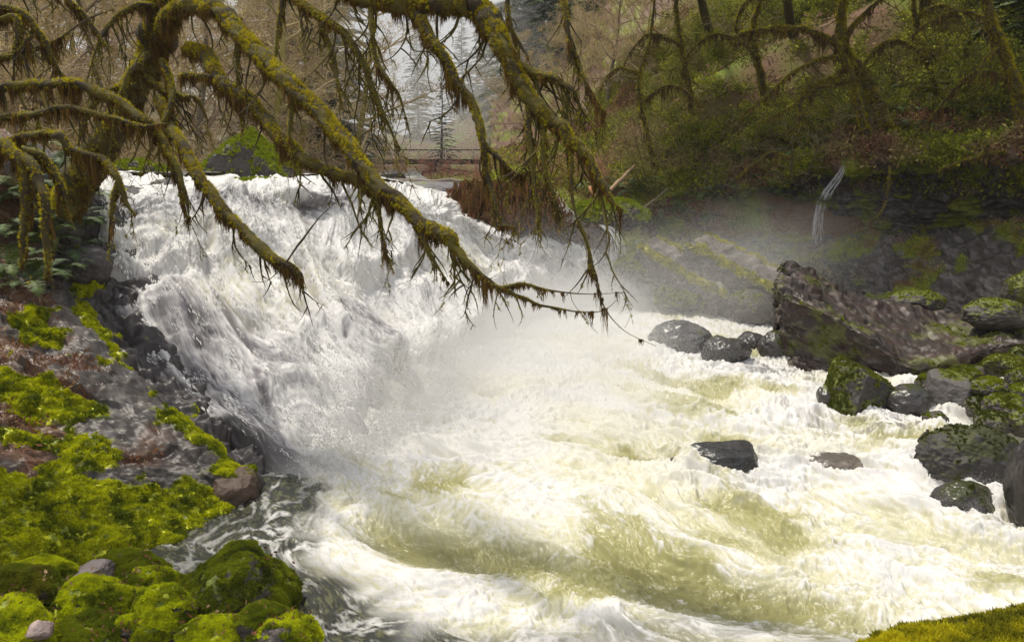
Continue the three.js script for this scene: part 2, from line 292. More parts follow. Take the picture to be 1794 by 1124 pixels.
function poolSurface(x, z, wantColor) {
  const q = poolAt(x, z), near = smooth(-16, -9, z);
  const roll = fbm(q.A * 0.55, q.B * 0.9, 31, 3, 0.5);
  const crest = ridged(q.A * 0.75 + roll * 0.6, q.B * 1.5, 5, 4, 0.52);
  const ripple = ridged(q.A * 3.2 + roll, q.B * 5.2 + crest, 12, 4, 0.6);
  const fine = fbm(q.A * 10 + roll * 3, q.B * 14 + crest * 2, 8, 4, 0.66);
  let y = roll * (0.10 + 0.16 * q.chop + 0.12 * q.boil) * q.calm + (crest - 0.45) * (0.13 + 0.11 * q.chop + 0.12 * q.boil) * q.calm + (ripple - 0.4) * (lerp(0.065, 0.05, near) + 0.03 * q.chop) + fine * lerp(0.034, 0.018, near);
  y -= q.trough * 0.16; y *= lerp(1, 0.42, q.dark);
  y += 0.10 * smooth(1.5, 0, q.fromFoot) + 0.10 * q.wake * (0.2 + crest);
  y += smooth(4.6, 6.8, x) * smooth(-7.5, -10.5, z) * 0.14 * smooth(-16, -12, z); y -= 0.12 * (1 - q.calm);
  if (!wantColor) return y;
  const micro = noise(q.A * 26, q.B * 46, 2) * 0.5 + noise(x * 70, z * 70, 6) * 0.25;
  const streak = ridged(q.A * 1.5 + roll, q.B * 3.8 + crest, 14, 4, 0.62) * 0.75 + 0.3 * ridged(x * 2.4 + roll * 2, z * 2.4 + crest, 44, 4, 0.65);
  const cover = crest * 0.55 + roll * 0.35 + streak * 0.7 + fine * 0.5 + micro * 0.3 + q.boil * 0.5 + q.wake * 0.3;
  const lace = ridged(q.A * 1.7 + roll, q.B * 2.6 + crest * 0.5, 41, 5, 0.62);
  let foam = smooth(0.26 + q.green * 0.72, 0.88 + q.green * 0.78, cover);
  const darkFoam = smooth(0.55, 0.86, lace + fine * 0.12 + micro * 0.08) * (0.35 + 0.65 * smooth(-0.3, 0.5, roll));
  const green = mix3([0.54, 0.52, 0.36], OLIVE, smooth(0.35, 0.95, q.green + fine * 0.25));
  let c = mix3(mix3(green, [0.17, 0.16, 0.06], q.trough * smooth(0.35, -0.35, roll + fine * 0.5) * 0.7), mix3(WHITE, CREAM, smooth(-0.1, 0.5, fbm(q.A * 0.3, q.B * 0.5, 60, 2)) * 0.8), foam);
  c = mix3(c, [0.09, 0.088, 0.08], (1 - q.calm) * smooth(0.75, 0.35, streak + fine * 0.4)); c = mix3(c, LILAC, q.wake * smooth(0.55, 0.15, streak + fine * 0.3) * 0.9);
  c = mix3(c, mix3(mix3(DEEP, [0.10, 0.10, 0.05], smooth(0, 0.5, fine)), WHITE, darkFoam * 0.9), q.dark);
  foam = lerp(foam, darkFoam, q.dark);
  return { y, c, foam, crest, roll };
}
console.log('pool');
const poolZ = (() => { const o = []; let z = -4.2; while (z > -27) { o.push(z); z -= Math.max(0.018, (z * z + 16) / (804 * 4) * 0.62); } return o; })();
const sprayAt = [];
{
  const nu = 1000, nv = poolZ.length, pos = new Float32Array(nu * nv * 3), col = new Float32Array(nu * nv * 3), uv = new Float32Array(nu * nv * 2), r = rng(5);
  let k = 0;
  for (let j = 0; j < nv; j++) for (let i = 0; i < nu; i++, k++) {
    const z = poolZ[j], f = i / (nu - 1), x0 = Math.max(-6.5, z * 0.5 - 0.4), x1 = Math.min(17, -z * 0.72 + 1.5), x = lerp(x0, x1, f);
    const s = poolSurface(x, z, true);
    pos[k * 3] = x; pos[k * 3 + 1] = s.y; pos[k * 3 + 2] = z; col.set(s.c, k * 3); uv[k * 2] = clamp(s.foam, 0.02, 0.98); uv[k * 2 + 1] = 0.5;
    if (s.foam > 0.8 && s.crest > 0.62 && z < -6.8 && r() < 0.02) sprayAt.push(V(x, s.y, z));
  }
  console.log('pool verts', nu * nv, 'crests', sprayAt.length);
  tag(add('river_pool', gridGeo(pos, col, uv, nu, nv, false), M.water), 'churning white and green river pool below the falls', 'river', null, 'structure');
}
// ---------------------------------------------------------------- flying water: torn strands and droplets
const dropGeo = (() => { // a burst of droplets, about half a metre across
  const r = rng(31), mb = new MB(), c = [1, 1, 1];
  for (let k = 0; k < 150; k++) {
    const d = V(r() - 0.5, r() - 0.5, r() - 0.5).normalize().multiplyScalar(0.3 * Math.pow(r(), 0.6)), s = 0.002 + 0.0035 * r() * r();
    const o = [V(1, 1, 1), V(-1, -1, 1), V(-1, 1, -1), V(1, -1, -1)].map(q => q.multiplyScalar(s).add(d));
    mb.tri(o[0], o[2], o[1], c); mb.tri(o[0], o[3], o[2], c); mb.tri(o[0], o[1], o[3], c); mb.tri(o[1], o[2], o[3], c);
  }
  return mb.geo();
})();
const strandGeo = (() => { // torn threads of water lying along +y
  const r = rng(32), mb = new MB(), c = [1, 1, 1];
  for (let k = 0; k < 16; k++) {
    const x = (r() - 0.5) * 0.16, z = (r() - 0.5) * 0.05, y = (r() - 0.5) * 0.3, l = 0.015 + 0.04 * r(), w = 0.003 + 0.007 * r();
    const a = V(x, y + l, z), b = V(x + w, y, z), d = V(x - w * 0.6, y - 0.1 * l, z + w), e = V(x - w * 0.6, y, z - w), f = V(x + (r() - 0.5) * 0.02, y - l, z);
    mb.tri(a, b, d, c); mb.tri(a, d, e, c); mb.tri(a, e, b, c); mb.tri(f, d, b, c); mb.tri(f, e, d, c); mb.tri(f, b, e, c);
  }
  return mb.geo();
})();
{
  const r = rng(41), L = [], e = 0.03;
  for (let k = 0; k < 3200; k++) {
    const u = 0.1 + 6.8 * r(), v = 1.15 + 4.2 * r(), N = fallNoise(u, v), thin = fallThin(u, v, N);
    if (r() < thin * 0.9 || N.tongue + 0.5 * noise(u * 4, v * 2, 50) < 0.4) continue;
    const p = fall(u, v), du = fall(u + e, v).sub(p), dv = fall(u, v + e).sub(p), n = dv.clone().cross(du).normalize(), d = dv.clone().normalize();
    const h = fallHeight(p, u, v) + r() * r() * 0.09;
    L.push({ p: p.addScaledVector(n, h), q: turnTo(d.add(V(r() - 0.5, r() - 0.5, r() - 0.5).multiplyScalar(0.35)).normalize(), (r() - 0.5) * 2), s: 0.6 + 0.9 * r() });
  }
  tag(copies('torn_water', strandGeo, M.foam, L), 'torn threads of white water over the falls', 'spray', null, 'stuff');
}
{
  const r = rng(42), L = [], R = () => new THREE.Quaternion(r() - 0.5, r() - 0.5, r() - 0.5, r() - 0.5).normalize();
  // thrown up along the foot of the falls
  for (let k = 0; k < 1500; k++) {
    const u = 0.7 + 6.2 * r(), p = fall(u, 5.0 - 0.9 * r() * r()), h = Math.pow(r(), 1.6) * 1.0;
    p.add(V((r() - 0.3) * 1.3 * (0.3 + h), h, (r() - 0.5) * 1.2)); L.push({ p, q: R(), s: 0.6 + 1.1 * r() });
  }
  for (const p of sprayAt) if (r() < 0.5) L.push({ p: p.clone().add(V(0, 0.02 + 0.08 * r(), 0)), q: R(), s: V(0.25 + 0.4 * r(), 0.1 + 0.35 * r(), 0.25 + 0.4 * r()) });
  tag(copies('spray', dropGeo, M.foam, L), 'spray thrown up where the falls meet the pool', 'spray', null, 'stuff');
  const D = [], mr = rng(43), mistGeo = (() => { // a puff of very fine droplets, two metres across
    const mb = new MB(), c = [1, 1, 1];
    for (let k = 0; k < 3000; k++) {
      const d = V(mr() - 0.5, mr() - 0.5, mr() - 0.5).normalize().multiplyScalar(1.1 * Math.pow(mr(), 0.55)), s = 0.0007 + 0.0009 * mr();
      const o = [V(1, 1, 1), V(-1, -1, 1), V(-1, 1, -1), V(1, -1, -1)].map(q => q.multiplyScalar(s).add(d));
      mb.tri(o[0], o[2], o[1], c); mb.tri(o[0], o[3], o[2], c); mb.tri(o[0], o[1], o[3], c); mb.tri(o[1], o[2], o[3], c);
    }
    return mb.geo();
  })();
  // mist that drifts from the foot of the falls across the pool to the right bank
  for (let k = 0; k < 1200; k++) {
    const t = r(), p = t < 0.45 ? V(0 + 7.5 * r(), 0.2 + 2.0 * Math.pow(r(), 1.5), -18 - 6 * r()) : t < 0.5 ? V(4 + 5 * r(), 0.8 + 2.2 * r(), -19.5 - 2.5 * r()) : V(-1.6 + 4.2 * r(), 0.2 + 1.1 * Math.pow(r(), 1.4), -11 - 8 * r());
    D.push({ p, q: R(), s: 0.8 + 0.4 * r() });
  }
  tag(copies('drifting_mist', mistGeo, M.mist, D), 'fine mist drifting across the pool to the right bank', 'mist', null, 'stuff');
  // morning mist lying in the valley beyond the bridge
  const F = [], fr = rng(44);
  for (let k = 0; k < 2000; k++) F.push({ p: V(-42 + 60 * fr(), 4 + 22 * Math.pow(fr(), 1.2), -52 - 66 * fr()), q: R(), s: 5 + 2 * fr() });
  tag(copies('valley_mist', mistGeo, M.mist, F), 'pale mist lying in the valley beyond the footbridge', 'mist', null, 'stuff');
}
// ---------------------------------------------------------------- ground and banks
console.log('banks');
const MOSS = [0.58, 0.60, 0.012], MOSSD = [0.13, 0.17, 0.012], ROCK = [0.062, 0.053, 0.048], ROCKD = [0.03, 0.027, 0.027], LITTER = [0.115, 0.052, 0.03], LITTER2 = [0.17, 0.10, 0.06];
const riverX = (z) => -4.5 + (z + 18) * 0.16;
function terrainY(x, z) {
  const far = smooth(-24, -32, z), side = x - riverX(z), w = 7.5 + 0.02 * Math.max(0, -z - 30);
  const up = Math.max(0, side - w), dn = Math.max(0, -side - w);
  let y = lerp(-1.6, 3.0, far);
  y += far * (Math.min(up * 0.55, 8 + up * 0.1) + Math.min(dn * 0.35, 5 + dn * 0.1));
  y += (1 - far) * (Math.max(0, -x - 9 + 0.15 * Math.min(0, z + 10)) * 0.45 + Math.max(0, x - 17) * 0.7) * (z < 2 ? 1 : 1);
  y += smooth(-62, -80, z) * Math.min(6, (-z - 62) * 0.08);
  y += fbm(x * 0.11, z * 0.11, 4, 3) * 0.9 * far;
  return y;
}
{
  const xs = [], zs = []; for (let i = 0; i <= 150; i++) { const t = i / 75 - 1; xs.push(Math.sign(t) * (Math.abs(t) * 40 + Math.pow(Math.abs(t), 3) * 50)); } for (let i = 0; i <= 150; i++) { const t = i / 150; zs.push(25 - t * 120 - Math.pow(t, 4) * 45); }
  const nu = xs.length, nv = zs.length, pos = new Float32Array(nu * nv * 3), col = new Float32Array(nu * nv * 3); let k = 0;
  for (const z of zs) for (const x of xs) { const y = terrainY(x, z); pos.set([x, y, z], k * 3); const m = smooth(-0.1, 0.4, fbm(x * 0.3, z * 0.3, 8, 4)); col.set(mix3(mix3(LITTER, LITTER2, 0.5 + noise(x * 2, z * 2, 4)), MOSSD, m), k * 3); k++; }
  tag(add('ground', gridGeo(pos, col, null, nu, nv, false), M.soil), 'wooded valley floor and hillsides', 'ground', null, 'structure');
}
// ledgy slate: height above a smooth surface
function strata(p, s = 1) {
  const q = p.y * 2.2 + p.x * 0.7 - p.z * 0.35 + noise(p.x * 0.8, p.y * 0.8, p.z * 0.8) * 0.8, k = q * 2.6 * s, f = k - Math.floor(k);
  return (Math.pow(f, 2.2) - 0.35) * 0.09 * (0.5 + smooth(-0.3, 0.4, noise(p.x * 1.1 + 5, p.y * 2, p.z * 1.1)));
}
const plates = (p) => { const w = noise(p.x * 0.9, p.y * 0.9, p.z * 0.9) * 0.5, t = p.y + p.x * 0.33 - p.z * 0.12; return facets(p.x * 1.1 + w, t * 3.4 + w, p.z * 1.1 - w) * 0.11 + facets(p.x * 3.1 - w, t * 9 + w, p.z * 3.1) * 0.05 + facets(p.x * 8, t * 24, p.z * 8) * 0.014; };
const rockBump = (p) => plates(p) * 0.8 + fbm(p.x * 1.3, p.y * 1.3, p.z * 1.3, 3) * 0.13 + strata(p) * 0.55 + fbm(p.x * 9, p.y * 13, p.z * 9, 4, 0.6) * 0.03;
const underFall = (v) => { const p = fall(0.85, v); p.y -= 0.3; return p; };
// left bank: slab of slate beside the falls, mossy toward the camera
const leftRows = [
  [at(330, 300, 16.5), at(190, 322, 15.5), at(60, 250, 15.5), at(-60, 200, 15.5), at(-400, 60, 15)],
  [underFall(1.05), at(168, 340, 14.0), at(95, 300, 13.5), at(0, 262, 13.0), at(-400, 130, 12)],
  [underFall(2), at(165, 432, 13.35), at(110, 415, 12.7), at(0, 395, 12.2), at(-400, 300, 11)],
  [underFall(3), at(160, 528, 12.38), at(90, 510, 11.8), at(0, 495, 11.2), at(-400, 420, 9.8)],
  [underFall(4), at(300, 684, 11.08), at(160, 620, 10.8), at(0, 580, 10.3), at(-400, 500, 9)],
  [underFall(4.55), at(405, 775, 10.5), at(250, 715, 10.1), at(0, 690, 9.3), at(-400, 620, 8.2)],
  [at(545, 935, 9.85), at(500, 866, 9.93), at(330, 800, 9.5), at(0, 785, 8.6), at(-400, 715, 7.4)],
  [at(475, 985, 9.25), at(432, 912, 9.4), at(290, 872, 9.0), at(0, 880, 8.0), at(-400, 820, 6.8)],
  [at(340, 1070, 8.3), at(300, 982, 8.35), at(210, 955, 8.15), at(0, 985, 7.3), at(-400, 930, 6.1)],
  [at(330, 1190, 7.5), at(285, 1080, 7.5), at(190, 1090, 7.5), at(0, 1140, 7.0), at(-400, 1040, 5.5)],
  [at(330, 1390, 6.6), at(285, 1260, 6.6), at(190, 1290, 6.6), at(0, 1330, 6.2), at(-400, 1250, 4.8)],
];
const leftSurf = gridSurface(leftRows);
const leftMossMask = (p, u, v) => {
  const spots = bump2(u, v, 1.75, 5.3, 0.28, 0.55) + bump2(u, v, 1.55, 6.05, 0.22, 0.35) + bump2(u, v, 2.7, 3.7, 0.4, 0.5) + bump2(u, v, 2.75, 5.0, 0.45, 0.35) + bump2(u, v, 2.75, 5.9, 0.25, 0.35) + bump2(u, v, 1.35, 3.3, 0.25, 0.5) * 0.8 + bump2(u, v, 1.05, 2.6, 0.25, 0.5) * 0.8 + bump2(u, v, 1.25, 7.1, 0.18, 0.4) * 0.9;
  const field = smooth(6.3, 7.2, v + (u - 2) * 0.35) * smooth(1.05, 1.5, u + (v - 7) * 0.12);
  return smooth(0.34, 0.56, spots * 0.85 + field * 0.95 + fbm(p.x * 1.7, p.y * 1.7, p.z * 1.7, 4, 0.6) * 0.55);
};
const leftPaint = (p, u, v, h) => {
  const g = fbm(p.x * 6, p.y * 8, p.z * 6, 4, 0.6), pale = smooth(0.05, 0.45, fbm(p.x * 2.4 + 9, p.y * 5, p.z * 2.4, 4, 0.62)), wet = smooth(1.9, 1.25, u + g * 0.3);
  let c = mix3(mix3(ROCK, [0.125, 0.113, 0.107], pale), ROCKD, smooth(-0.1, 0.5, g) * 0.75);
  { const t = 0.62 + 0.9 * clamp(0.5 + facets(p.x * 5, (p.y + p.x * 0.33) * 16, p.z * 5)); c = [c[0] * t, c[1] * t, c[2] * t]; }
  c = mix3(c, [0.062, 0.056, 0.06], wet * 0.6);
  c = mix3(c, mix3(LITTER, LITTER2, smooth(0, 0.4, g)), smooth(0.0, 0.45, fbm(p.x * 1.1 + 3, p.y * 1.1, p.z * 1.1, 4) + smooth(2, 3, u) * 0.3 - 0.05) * smooth(1.7, 2.6, u) * smooth(7.6, 6.4, v) * 0.85);
  return mix3(c, mix3(MOSS, MOSSD, smooth(-0.2, 0.4, g)), leftMossMask(p, u, v) * 0.92);
};
const leftGeo = sheet(leftSurf, range(0, 4, 300), range(0, 10, 560), (p, u, v) => rockBump(p) * lerp(0.32, 0.8, smooth(1.2, 2.6, u)) * smooth(-0.3, 0.3, u) + bump2(u, 0, 0.85, 0, 0.45, 1) * smooth(1, 2.2, v) * (-0.06 + 0.3 * fbm(p.x * 1.9, p.y * 1.9, p.z * 1.9, 4, 0.6)) + leftMossMask(p, u, v) * (0.02 + 0.06 * fbm(p.x * 5, p.y * 5, p.z * 5, 4, 0.6)), leftPaint, false);
tag(add('left_bank', leftGeo, M.bankRock), 'slate bank beside the falls with bright moss patches', 'bank', null, 'structure');

// right bank: rounded slab, an undercut wall, a terrace and the wooded slope
const rightCols = [860, 1000, 1100, 1220, 1340, 1460, 1600, 1760, 1940, 2300];
const rightDepth = [26.5, 25.5, 25, 25, 24.5, 23.3, 21.5, 19.2, 16.5, 12.5];
const rightRow = (py, dd) => rightCols.map((px, i) => at(px, Array.isArray(py) ? py[i] : py, rightDepth[i] + (Array.isArray(dd) ? dd[i] : dd)));
const rightRows = [
  rightRow([560, 560, 570, 570, 570, 580, 590, 620, 680, 800], 0),
  rightRow([430, 470, 490, 515, 520, 520, 525, 545, 590, 700], [0, 0, 0, 0, 0, 0, 0, 0, 0, 0]),
  rightRow([390, 425, 430, 432, 430, 427, 422, 405, 390, 370], [1, 0.8, 1.2, 1.6, 1.9, 2.0, 2.4, 2.6, 2.4, 2]),
  rightRow([365, 405, 405, 402, 408, 412, 408, 390, 372, 350], [1.4, 1.4, 2.0, 2.8, 3.6, 4.2, 4.4, 4.4, 4, 3]),
  rightRow([345, 385, 375, 360, 345, 325, 310, 300, 280, 230], [1.8, 2, 2.4, 3.0, 3.4, 3.6, 3.6, 3.4, 3, 2]),
  rightRow([330, 355, 345, 325, 310, 290, 276, 262, 235, 180], [2.4, 2.8, 3.0, 2.8, 2.6, 2.2, 2.0, 2.0, 1.8, 1]),
  rightRow([318, 325, 305, 285, 272, 250, 240, 228, 200, 130], [4, 4.5, 4.5, 4.4, 4.4, 4.4, 4.4, 4.4, 4, 3]),
  rightRow([300, 285, 250, 215, 190, 165, 150, 130, 100, 20], [8, 8, 7.5, 7, 7, 7, 7, 7, 6.5, 5]),
  rightRow([270, 220, 150, 80, 40, 10, -20, -50, -100, -200], [16, 15, 13, 12, 11.5, 11, 11, 11, 10, 8]),
  rightRow([180, 60, -100, -220, -300, -340, -380, -420, -480, -600], [32, 30, 26, 24, 22, 21, 20, 20, 18, 14]),
];
const rightSurf = gridSurface(rightRows);
const rightPaint = (p, u, v) => {
  const g = fbm(p.x * 4, p.y * 6, p.z * 4, 4, 0.6), m = fbm(p.x * 0.9, p.y * 1.2, p.z * 0.9, 4, 0.55);
  let c = mix3(ROCK, [0.14, 0.127, 0.124], smooth(0.0, 0.5, g));
  const soil = smooth(4.1, 5.4, v + m * 0.6) ;
  c = mix3(c, mix3(LITTER, LITTER2, smooth(-0.1, 0.4, g)), Math.max(soil, smooth(3.8, 2.4, u + m) * smooth(2, 2.6, v)));
  return mix3(c, mix3([0.22, 0.25, 0.015], MOSSD, smooth(-0.2, 0.3, g)), smooth(0.08, 0.3, m + bump2(v, 0, 5.2, 0, 0.8, 1) * 0.25 + 0.04) * 0.8);
};
const rightGeo = sheet(rightSurf, range(0, 9, 460), [...range(0, 6, 400), ...range(6.05, 9, 90)], (p, u, v) => rockBump(p) * (v < 6 ? 1.5 : 1.8) + fbm(p.x * 0.5, p.y * 0.5, p.z * 0.5, 2) * 0.35 * smooth(1, 3, v), rightPaint, false);
tag(add('right_bank', rightGeo, M.rock), 'shaded right bank with undercut rock wall and wooded slope', 'bank', null, 'structure');
const rayMesh = (surf, nu, nv, us, vs) => { const g = sheet(surf, range(0, us, nu), range(0, vs, nv), () => 0, () => [1, 1, 1]); const m = new THREE.Mesh(g, new THREE.MeshBasicMaterial({ side: THREE.DoubleSide })); m.updateMatrixWorld(true); return m; };
const rightRay = rayMesh(rightSurf, 40, 40, 9, 9), leftRay = rayMesh(leftSurf, 20, 40, 4, 10), caster = new THREE.Raycaster();
// where a sight line meets one of the banks
function onBank(px, py, bank = rightRay) {
  const d = at(px, py, 1).sub(camera.position).normalize(); caster.set(camera.position, d);
  const h = caster.intersectObject(bank)[0]; return h ? h.point : at(px, py, 26);
}

// ---------------------------------------------------------------- moss
const tuftGeo = (() => { // cushion moss: short pointed shoots
  const r = rng(51), mb = new MB();
  for (let k = 0; k < 9; k++) {
    const a = r() * 6.283, o = 0.016 * Math.sqrt(r()), l = 0.016 + 0.024 * r(), w = 0.005 + 0.004 * r(), x = Math.cos(a) * o, z = Math.sin(a) * o, tx = x * 1.9 + (r() - 0.5) * 0.012, tz = z * 1.9 + (r() - 0.5) * 0.012, v = 0.55 + 0.8 * r(), b = r() * 6.283, wx = Math.cos(b) * w, wz = Math.sin(b) * w;
    mb.tri(V(x - wx, -0.004, z - wz), V(x + wx, -0.004, z + wz), V(tx, l, tz), [v, v, v]);
    mb.tri(V(x - wz, l * 0.3, z + wx), V(x + wz, l * 0.3, z - wx), V(tx * 1.15, l * 0.85, tz * 1.15), [v, v, v]);
  }
  return mb.geo();
})();
function litterOn(geo, parent, count, seed, scale, test) { // fallen leaves
  const S = surfaceSampler(geo), r = rng(seed), L = [];
  for (let k = 0; k < count; k++) { const e = S.pick(r); if (!test(e)) continue; const v = 0.6 + 0.8 * r(), c = r() < 0.7 ? [0.22 * v, 0.095 * v, 0.045 * v] : [0.33 * v, 0.22 * v, 0.12 * v]; L.push({ p: e.p.addScaledVector(e.n, 0.01), q: new THREE.Quaternion(r() - 0.5, r() - 0.5, r() - 0.5, r() - 0.5).normalize(), s: V(scale * (0.6 + 0.8 * r()), scale * 0.3, scale * (0.6 + 0.8 * r())), c }); }
  if (L.length) copies('leaf_litter', litterGeo, M.leaf, L, parent);
}
const litterGeo = (() => { const r = rng(58), mb = new MB(); for (let k = 0; k < 9; k++) { const c = V((r() - 0.5) * 0.3, (r() - 0.5) * 0.1, (r() - 0.5) * 0.3), a = r() * 6.283, l = 0.03 + 0.03 * r(), A = V(Math.cos(a), (r() - 0.5) * 0.6, Math.sin(a)), B = V(-Math.sin(a), (r() - 0.5) * 0.6, Math.cos(a)), v = 0.7 + 0.6 * r(); mb.quad(c, c.clone().addScaledVector(A, l).addScaledVector(B, l * 0.5), c.clone().addScaledVector(A, 2 * l), c.clone().addScaledVector(A, l).addScaledVector(B, -l * 0.5), [v, v, v]); } return mb.geo(); })();
function mossOn(geo, parent, count, seed, scale, mask, colA = MOSS, colB = MOSSD) {
  const S = surfaceSampler(geo), r = rng(seed), L = [];
  for (let k = 0; k < count; k++) {
    const e = S.pick(r); if (mask && r() > mask(e)) continue; if (fbm(e.p.x * 8 + seed, e.p.y * 8, e.p.z * 8, 2) < -0.42) continue;
    const t = clamp(0.42 + 1.1 * fbm(e.p.x * 4 + seed, e.p.y * 4, e.p.z * 4, 4, 0.65) + (r() - 0.5) * 0.5), c = mix3(colA, colB, t);
    L.push({ p: e.p, q: turnTo(e.n.add(V(r() - 0.5, 0.5 * r(), r() - 0.5).multiplyScalar(0.9)).normalize(), r() * 6.28), s: scale * (0.6 + 0.9 * r()), c });
  }
  if (L.length) copies('moss', tuftGeo, M.moss, L, parent);
}
{
  const bank = scene.children.find(o => o.name === 'left_bank');
  litterOn(leftGeo, bank, 9000, 62, 0.55, (e) => e.c[1] / (e.c[0] + 1e-4) < 0.7 && e.p.x > -8);
  mossOn(leftGeo, bank, 270000, 61, 0.78, (e) => { return smooth(0.3, 0.14, e.c[2] / (e.c[0] + 1e-4)) * (e.p.x > -7.5 ? 1 : 0.2); });
}

// ---------------------------------------------------------------- boulders
const ico = new Map();
function icoGeo(n) { if (!ico.has(n)) ico.set(n, new THREE.IcosahedronGeometry(1, n)); return ico.get(n); }
function weld(geo) { // shared vertices of an icosphere
  const p = geo.attributes.position.array, map = new Map(), idx = [], out = [];
  for (let k = 0; k < p.length; k += 3) { const key = Math.round(p[k] * 1e4) + '_' + Math.round(p[k + 1] * 1e4) + '_' + Math.round(p[k + 2] * 1e4); let i = map.get(key); if (i === undefined) { i = out.length / 3; map.set(key, i); out.push(p[k], p[k + 1], p[k + 2]); } idx.push(i); }
  return { p: out, i: idx };
}
const welded = new Map();
function boulder(name, label, { c, r, turn = 0, tilt = 0, seed = 1, n = 30, cuts = 5, sharp = 0.75, rough = 0.1, moss = 0.5, mossScale = 1.2, mossN = 0, colA = MOSS, colB = MOSSD, rock = ROCK, mat = M.rock, group, category = 'boulder', mossDir = V(0, 1, 0), fine = 1, faces = null, litter = 0 }) {
  const R = rng(seed * 13 + 5), planes = [];
  for (let k = 0; k < cuts; k++) planes.push([V(R() - 0.5, (R() - 0.4) * 0.9, R() - 0.5).normalize(), sharp + 0.22 * R()]);
  if (faces) { planes.length = 0; for (const [x, y, z, k] of faces) planes.push([V(x, y, z).normalize(), k]); }
  if (!welded.has(n)) welded.set(n, weld(icoGeo(n)));
  const w = welded.get(n), pos = new Float32Array(w.p.length), q = new THREE.Quaternion().setFromEuler(new THREE.Euler(tilt, turn, tilt * 0.6));
  const s = seed * 7.3, d = V(), avg = (r.x + r.y + r.z) / 3;
  for (let k = 0; k < pos.length; k += 3) {
    d.set(w.p[k], w.p[k + 1], w.p[k + 2]); let m = faces ? 1.25 : 1.0;
    for (const [pn, pd] of planes) { const t = d.dot(pn); if (t * m > pd) m = lerp(m, pd / t, 0.88); }
    m *= 1 + rough * (fbm(d.x * 1.6 + s, d.y * 1.6, d.z * 1.6, 3) * 0.9) + fine * (fbm(d.x * 7 + s, d.y * 9, d.z * 7, 3, 0.6) * 0.022 + noise(d.x * 26 + s, d.y * 26, d.z * 26) * 0.006);
    d.multiplyScalar(m); if (moss > 0.3) { const kx = d.x * r.x + c.x, ky = d.y * r.y + c.y, kz = d.z * r.z + c.z; d.multiplyScalar(1 + (fbm(kx * 9, ky * 9, kz * 9, 3, 0.6) * 0.08 + Math.abs(noise(kx * 15, ky * 15, kz * 15)) * 0.05) * mossScale / 1.2 * 0.5 / avg); }
    d.set(d.x * r.x, d.y * r.y, d.z * r.z).applyQuaternion(q);
    pos[k] = d.x; pos[k + 1] = d.y; pos[k + 2] = d.z;
  }
  const g = new THREE.BufferGeometry(); g.setAttribute('position', new THREE.BufferAttribute(pos, 3)); g.setIndex(w.i); g.computeVertexNormals();
  const col = new Float32Array(pos.length), N = g.attributes.normal.array;
  for (let k = 0; k < pos.length; k += 3) {
    const x = pos[k] + c.x, y = pos[k + 1] + c.y, z = pos[k + 2] + c.z, f = fbm(x * 5, y * 5, z * 5, 4, 0.6), b = fbm(x * 1.4 + s, y * 1.4, z * 1.4, 3), up = N[k] * mossDir.x + N[k + 1] * mossDir.y + N[k + 2] * mossDir.z;
    let cc = mix3(mix3(rock, [rock[0] * 1.9, rock[1] * 1.85, rock[2] * 1.8], smooth(0, 0.5, b + f * 0.5)), ROCKD, smooth(0.0, 0.5, f) * 0.55);
    const mk = smooth(0.42, 0.6, up * 0.42 + moss - 0.1 + b * 0.45 + f * 0.35);
    cc = mix3(cc, mix3(mix3(colA, colB, 0.6), colB, smooth(-0.3, 0.35, f + b * 0.5)), mk * 0.95); col.set(cc, k);
  }
  g.setAttribute('color', new THREE.BufferAttribute(col, 3));
  const o = thing(name, label, category, c, group);
  add('rock', g, mat, o);
  if (litter) litterOn(g, o, litter, seed + 700, 0.4, (e) => e.n.y > 0.5);
  if (mossN) mossOn(g, o, mossN, seed + 400, mossScale, (e) => smooth(0.34, 0.16, e.c[2] / (e.c[0] + 1e-4)), colA, colB);
  return o;
}
// ---------------------------------------------------------------- boulders one by one
console.log('boulders');
const YM = [0.62, 0.66, 0.014], YMD = [0.15, 0.19, 0.012], DM = [0.085, 0.10, 0.012], DMD = [0.035, 0.04, 0.01], MM = [0.27, 0.31, 0.015], MMD = [0.07, 0.09, 0.012];
const nearGroup = 'mossy boulders heaped at the near left shore';
const NB = (label, px, py, d, rx, ry, rz, o = {}) => boulder('mossy_boulder', label, { c: at(px, py, d), r: V(rx, ry, rz), n: 44, moss: 0.52, mossN: 17000, mossScale: 0.62, cuts: 5, sharp: 0.7, rough: 0.14, group: nearGroup, litter: 40, colA: YM, colB: YMD, ...o });
NB('large dark mossy boulder at the water edge, biggest of the near heap', 413, 1078, 7.15, 0.52, 0.54, 0.5, { seed: 3, colA: MM, colB: MMD, mossN: 26000, faces: [[-0.55, 0.8, 0.1, 0.74], [0.75, 0.6, 0.1, 0.78], [0.1, 0.25, 0.95, 0.66], [-0.9, 0.1, 0.4, 0.86], [0.95, 0.15, 0.2, 0.84], [0, 1, 0, 0.98], [0, 0.2, -1, 0.9], [0, -1, 0, 1]], turn: 0.15, moss: 0.62 });
NB('long low mossy boulder just behind the bare grey stone', 225, 1002, 7.7, 0.38, 0.17, 0.26, { seed: 5, turn: -0.2, colA: MM, colB: YMD });
NB('yellow-green mossy boulder with a bare grey patch, in front of the bare stone', 165, 1062, 7.0, 0.40, 0.25, 0.34, { seed: 8, mossN: 15000 });
NB('flat mossy boulder wedged between the patched boulder and the largest one', 262, 1035, 7.25, 0.3, 0.17, 0.26, { seed: 9 });
NB('rounded mossy boulder leaning on the left foot of the largest near boulder', 285, 1085, 6.75, 0.26, 0.27, 0.28, { seed: 11, mossN: 13000 });
NB('low dark mossy boulder at the bottom edge below the patched boulder', 150, 1122, 6.5, 0.3, 0.18, 0.26, { seed: 14, colA: MM });
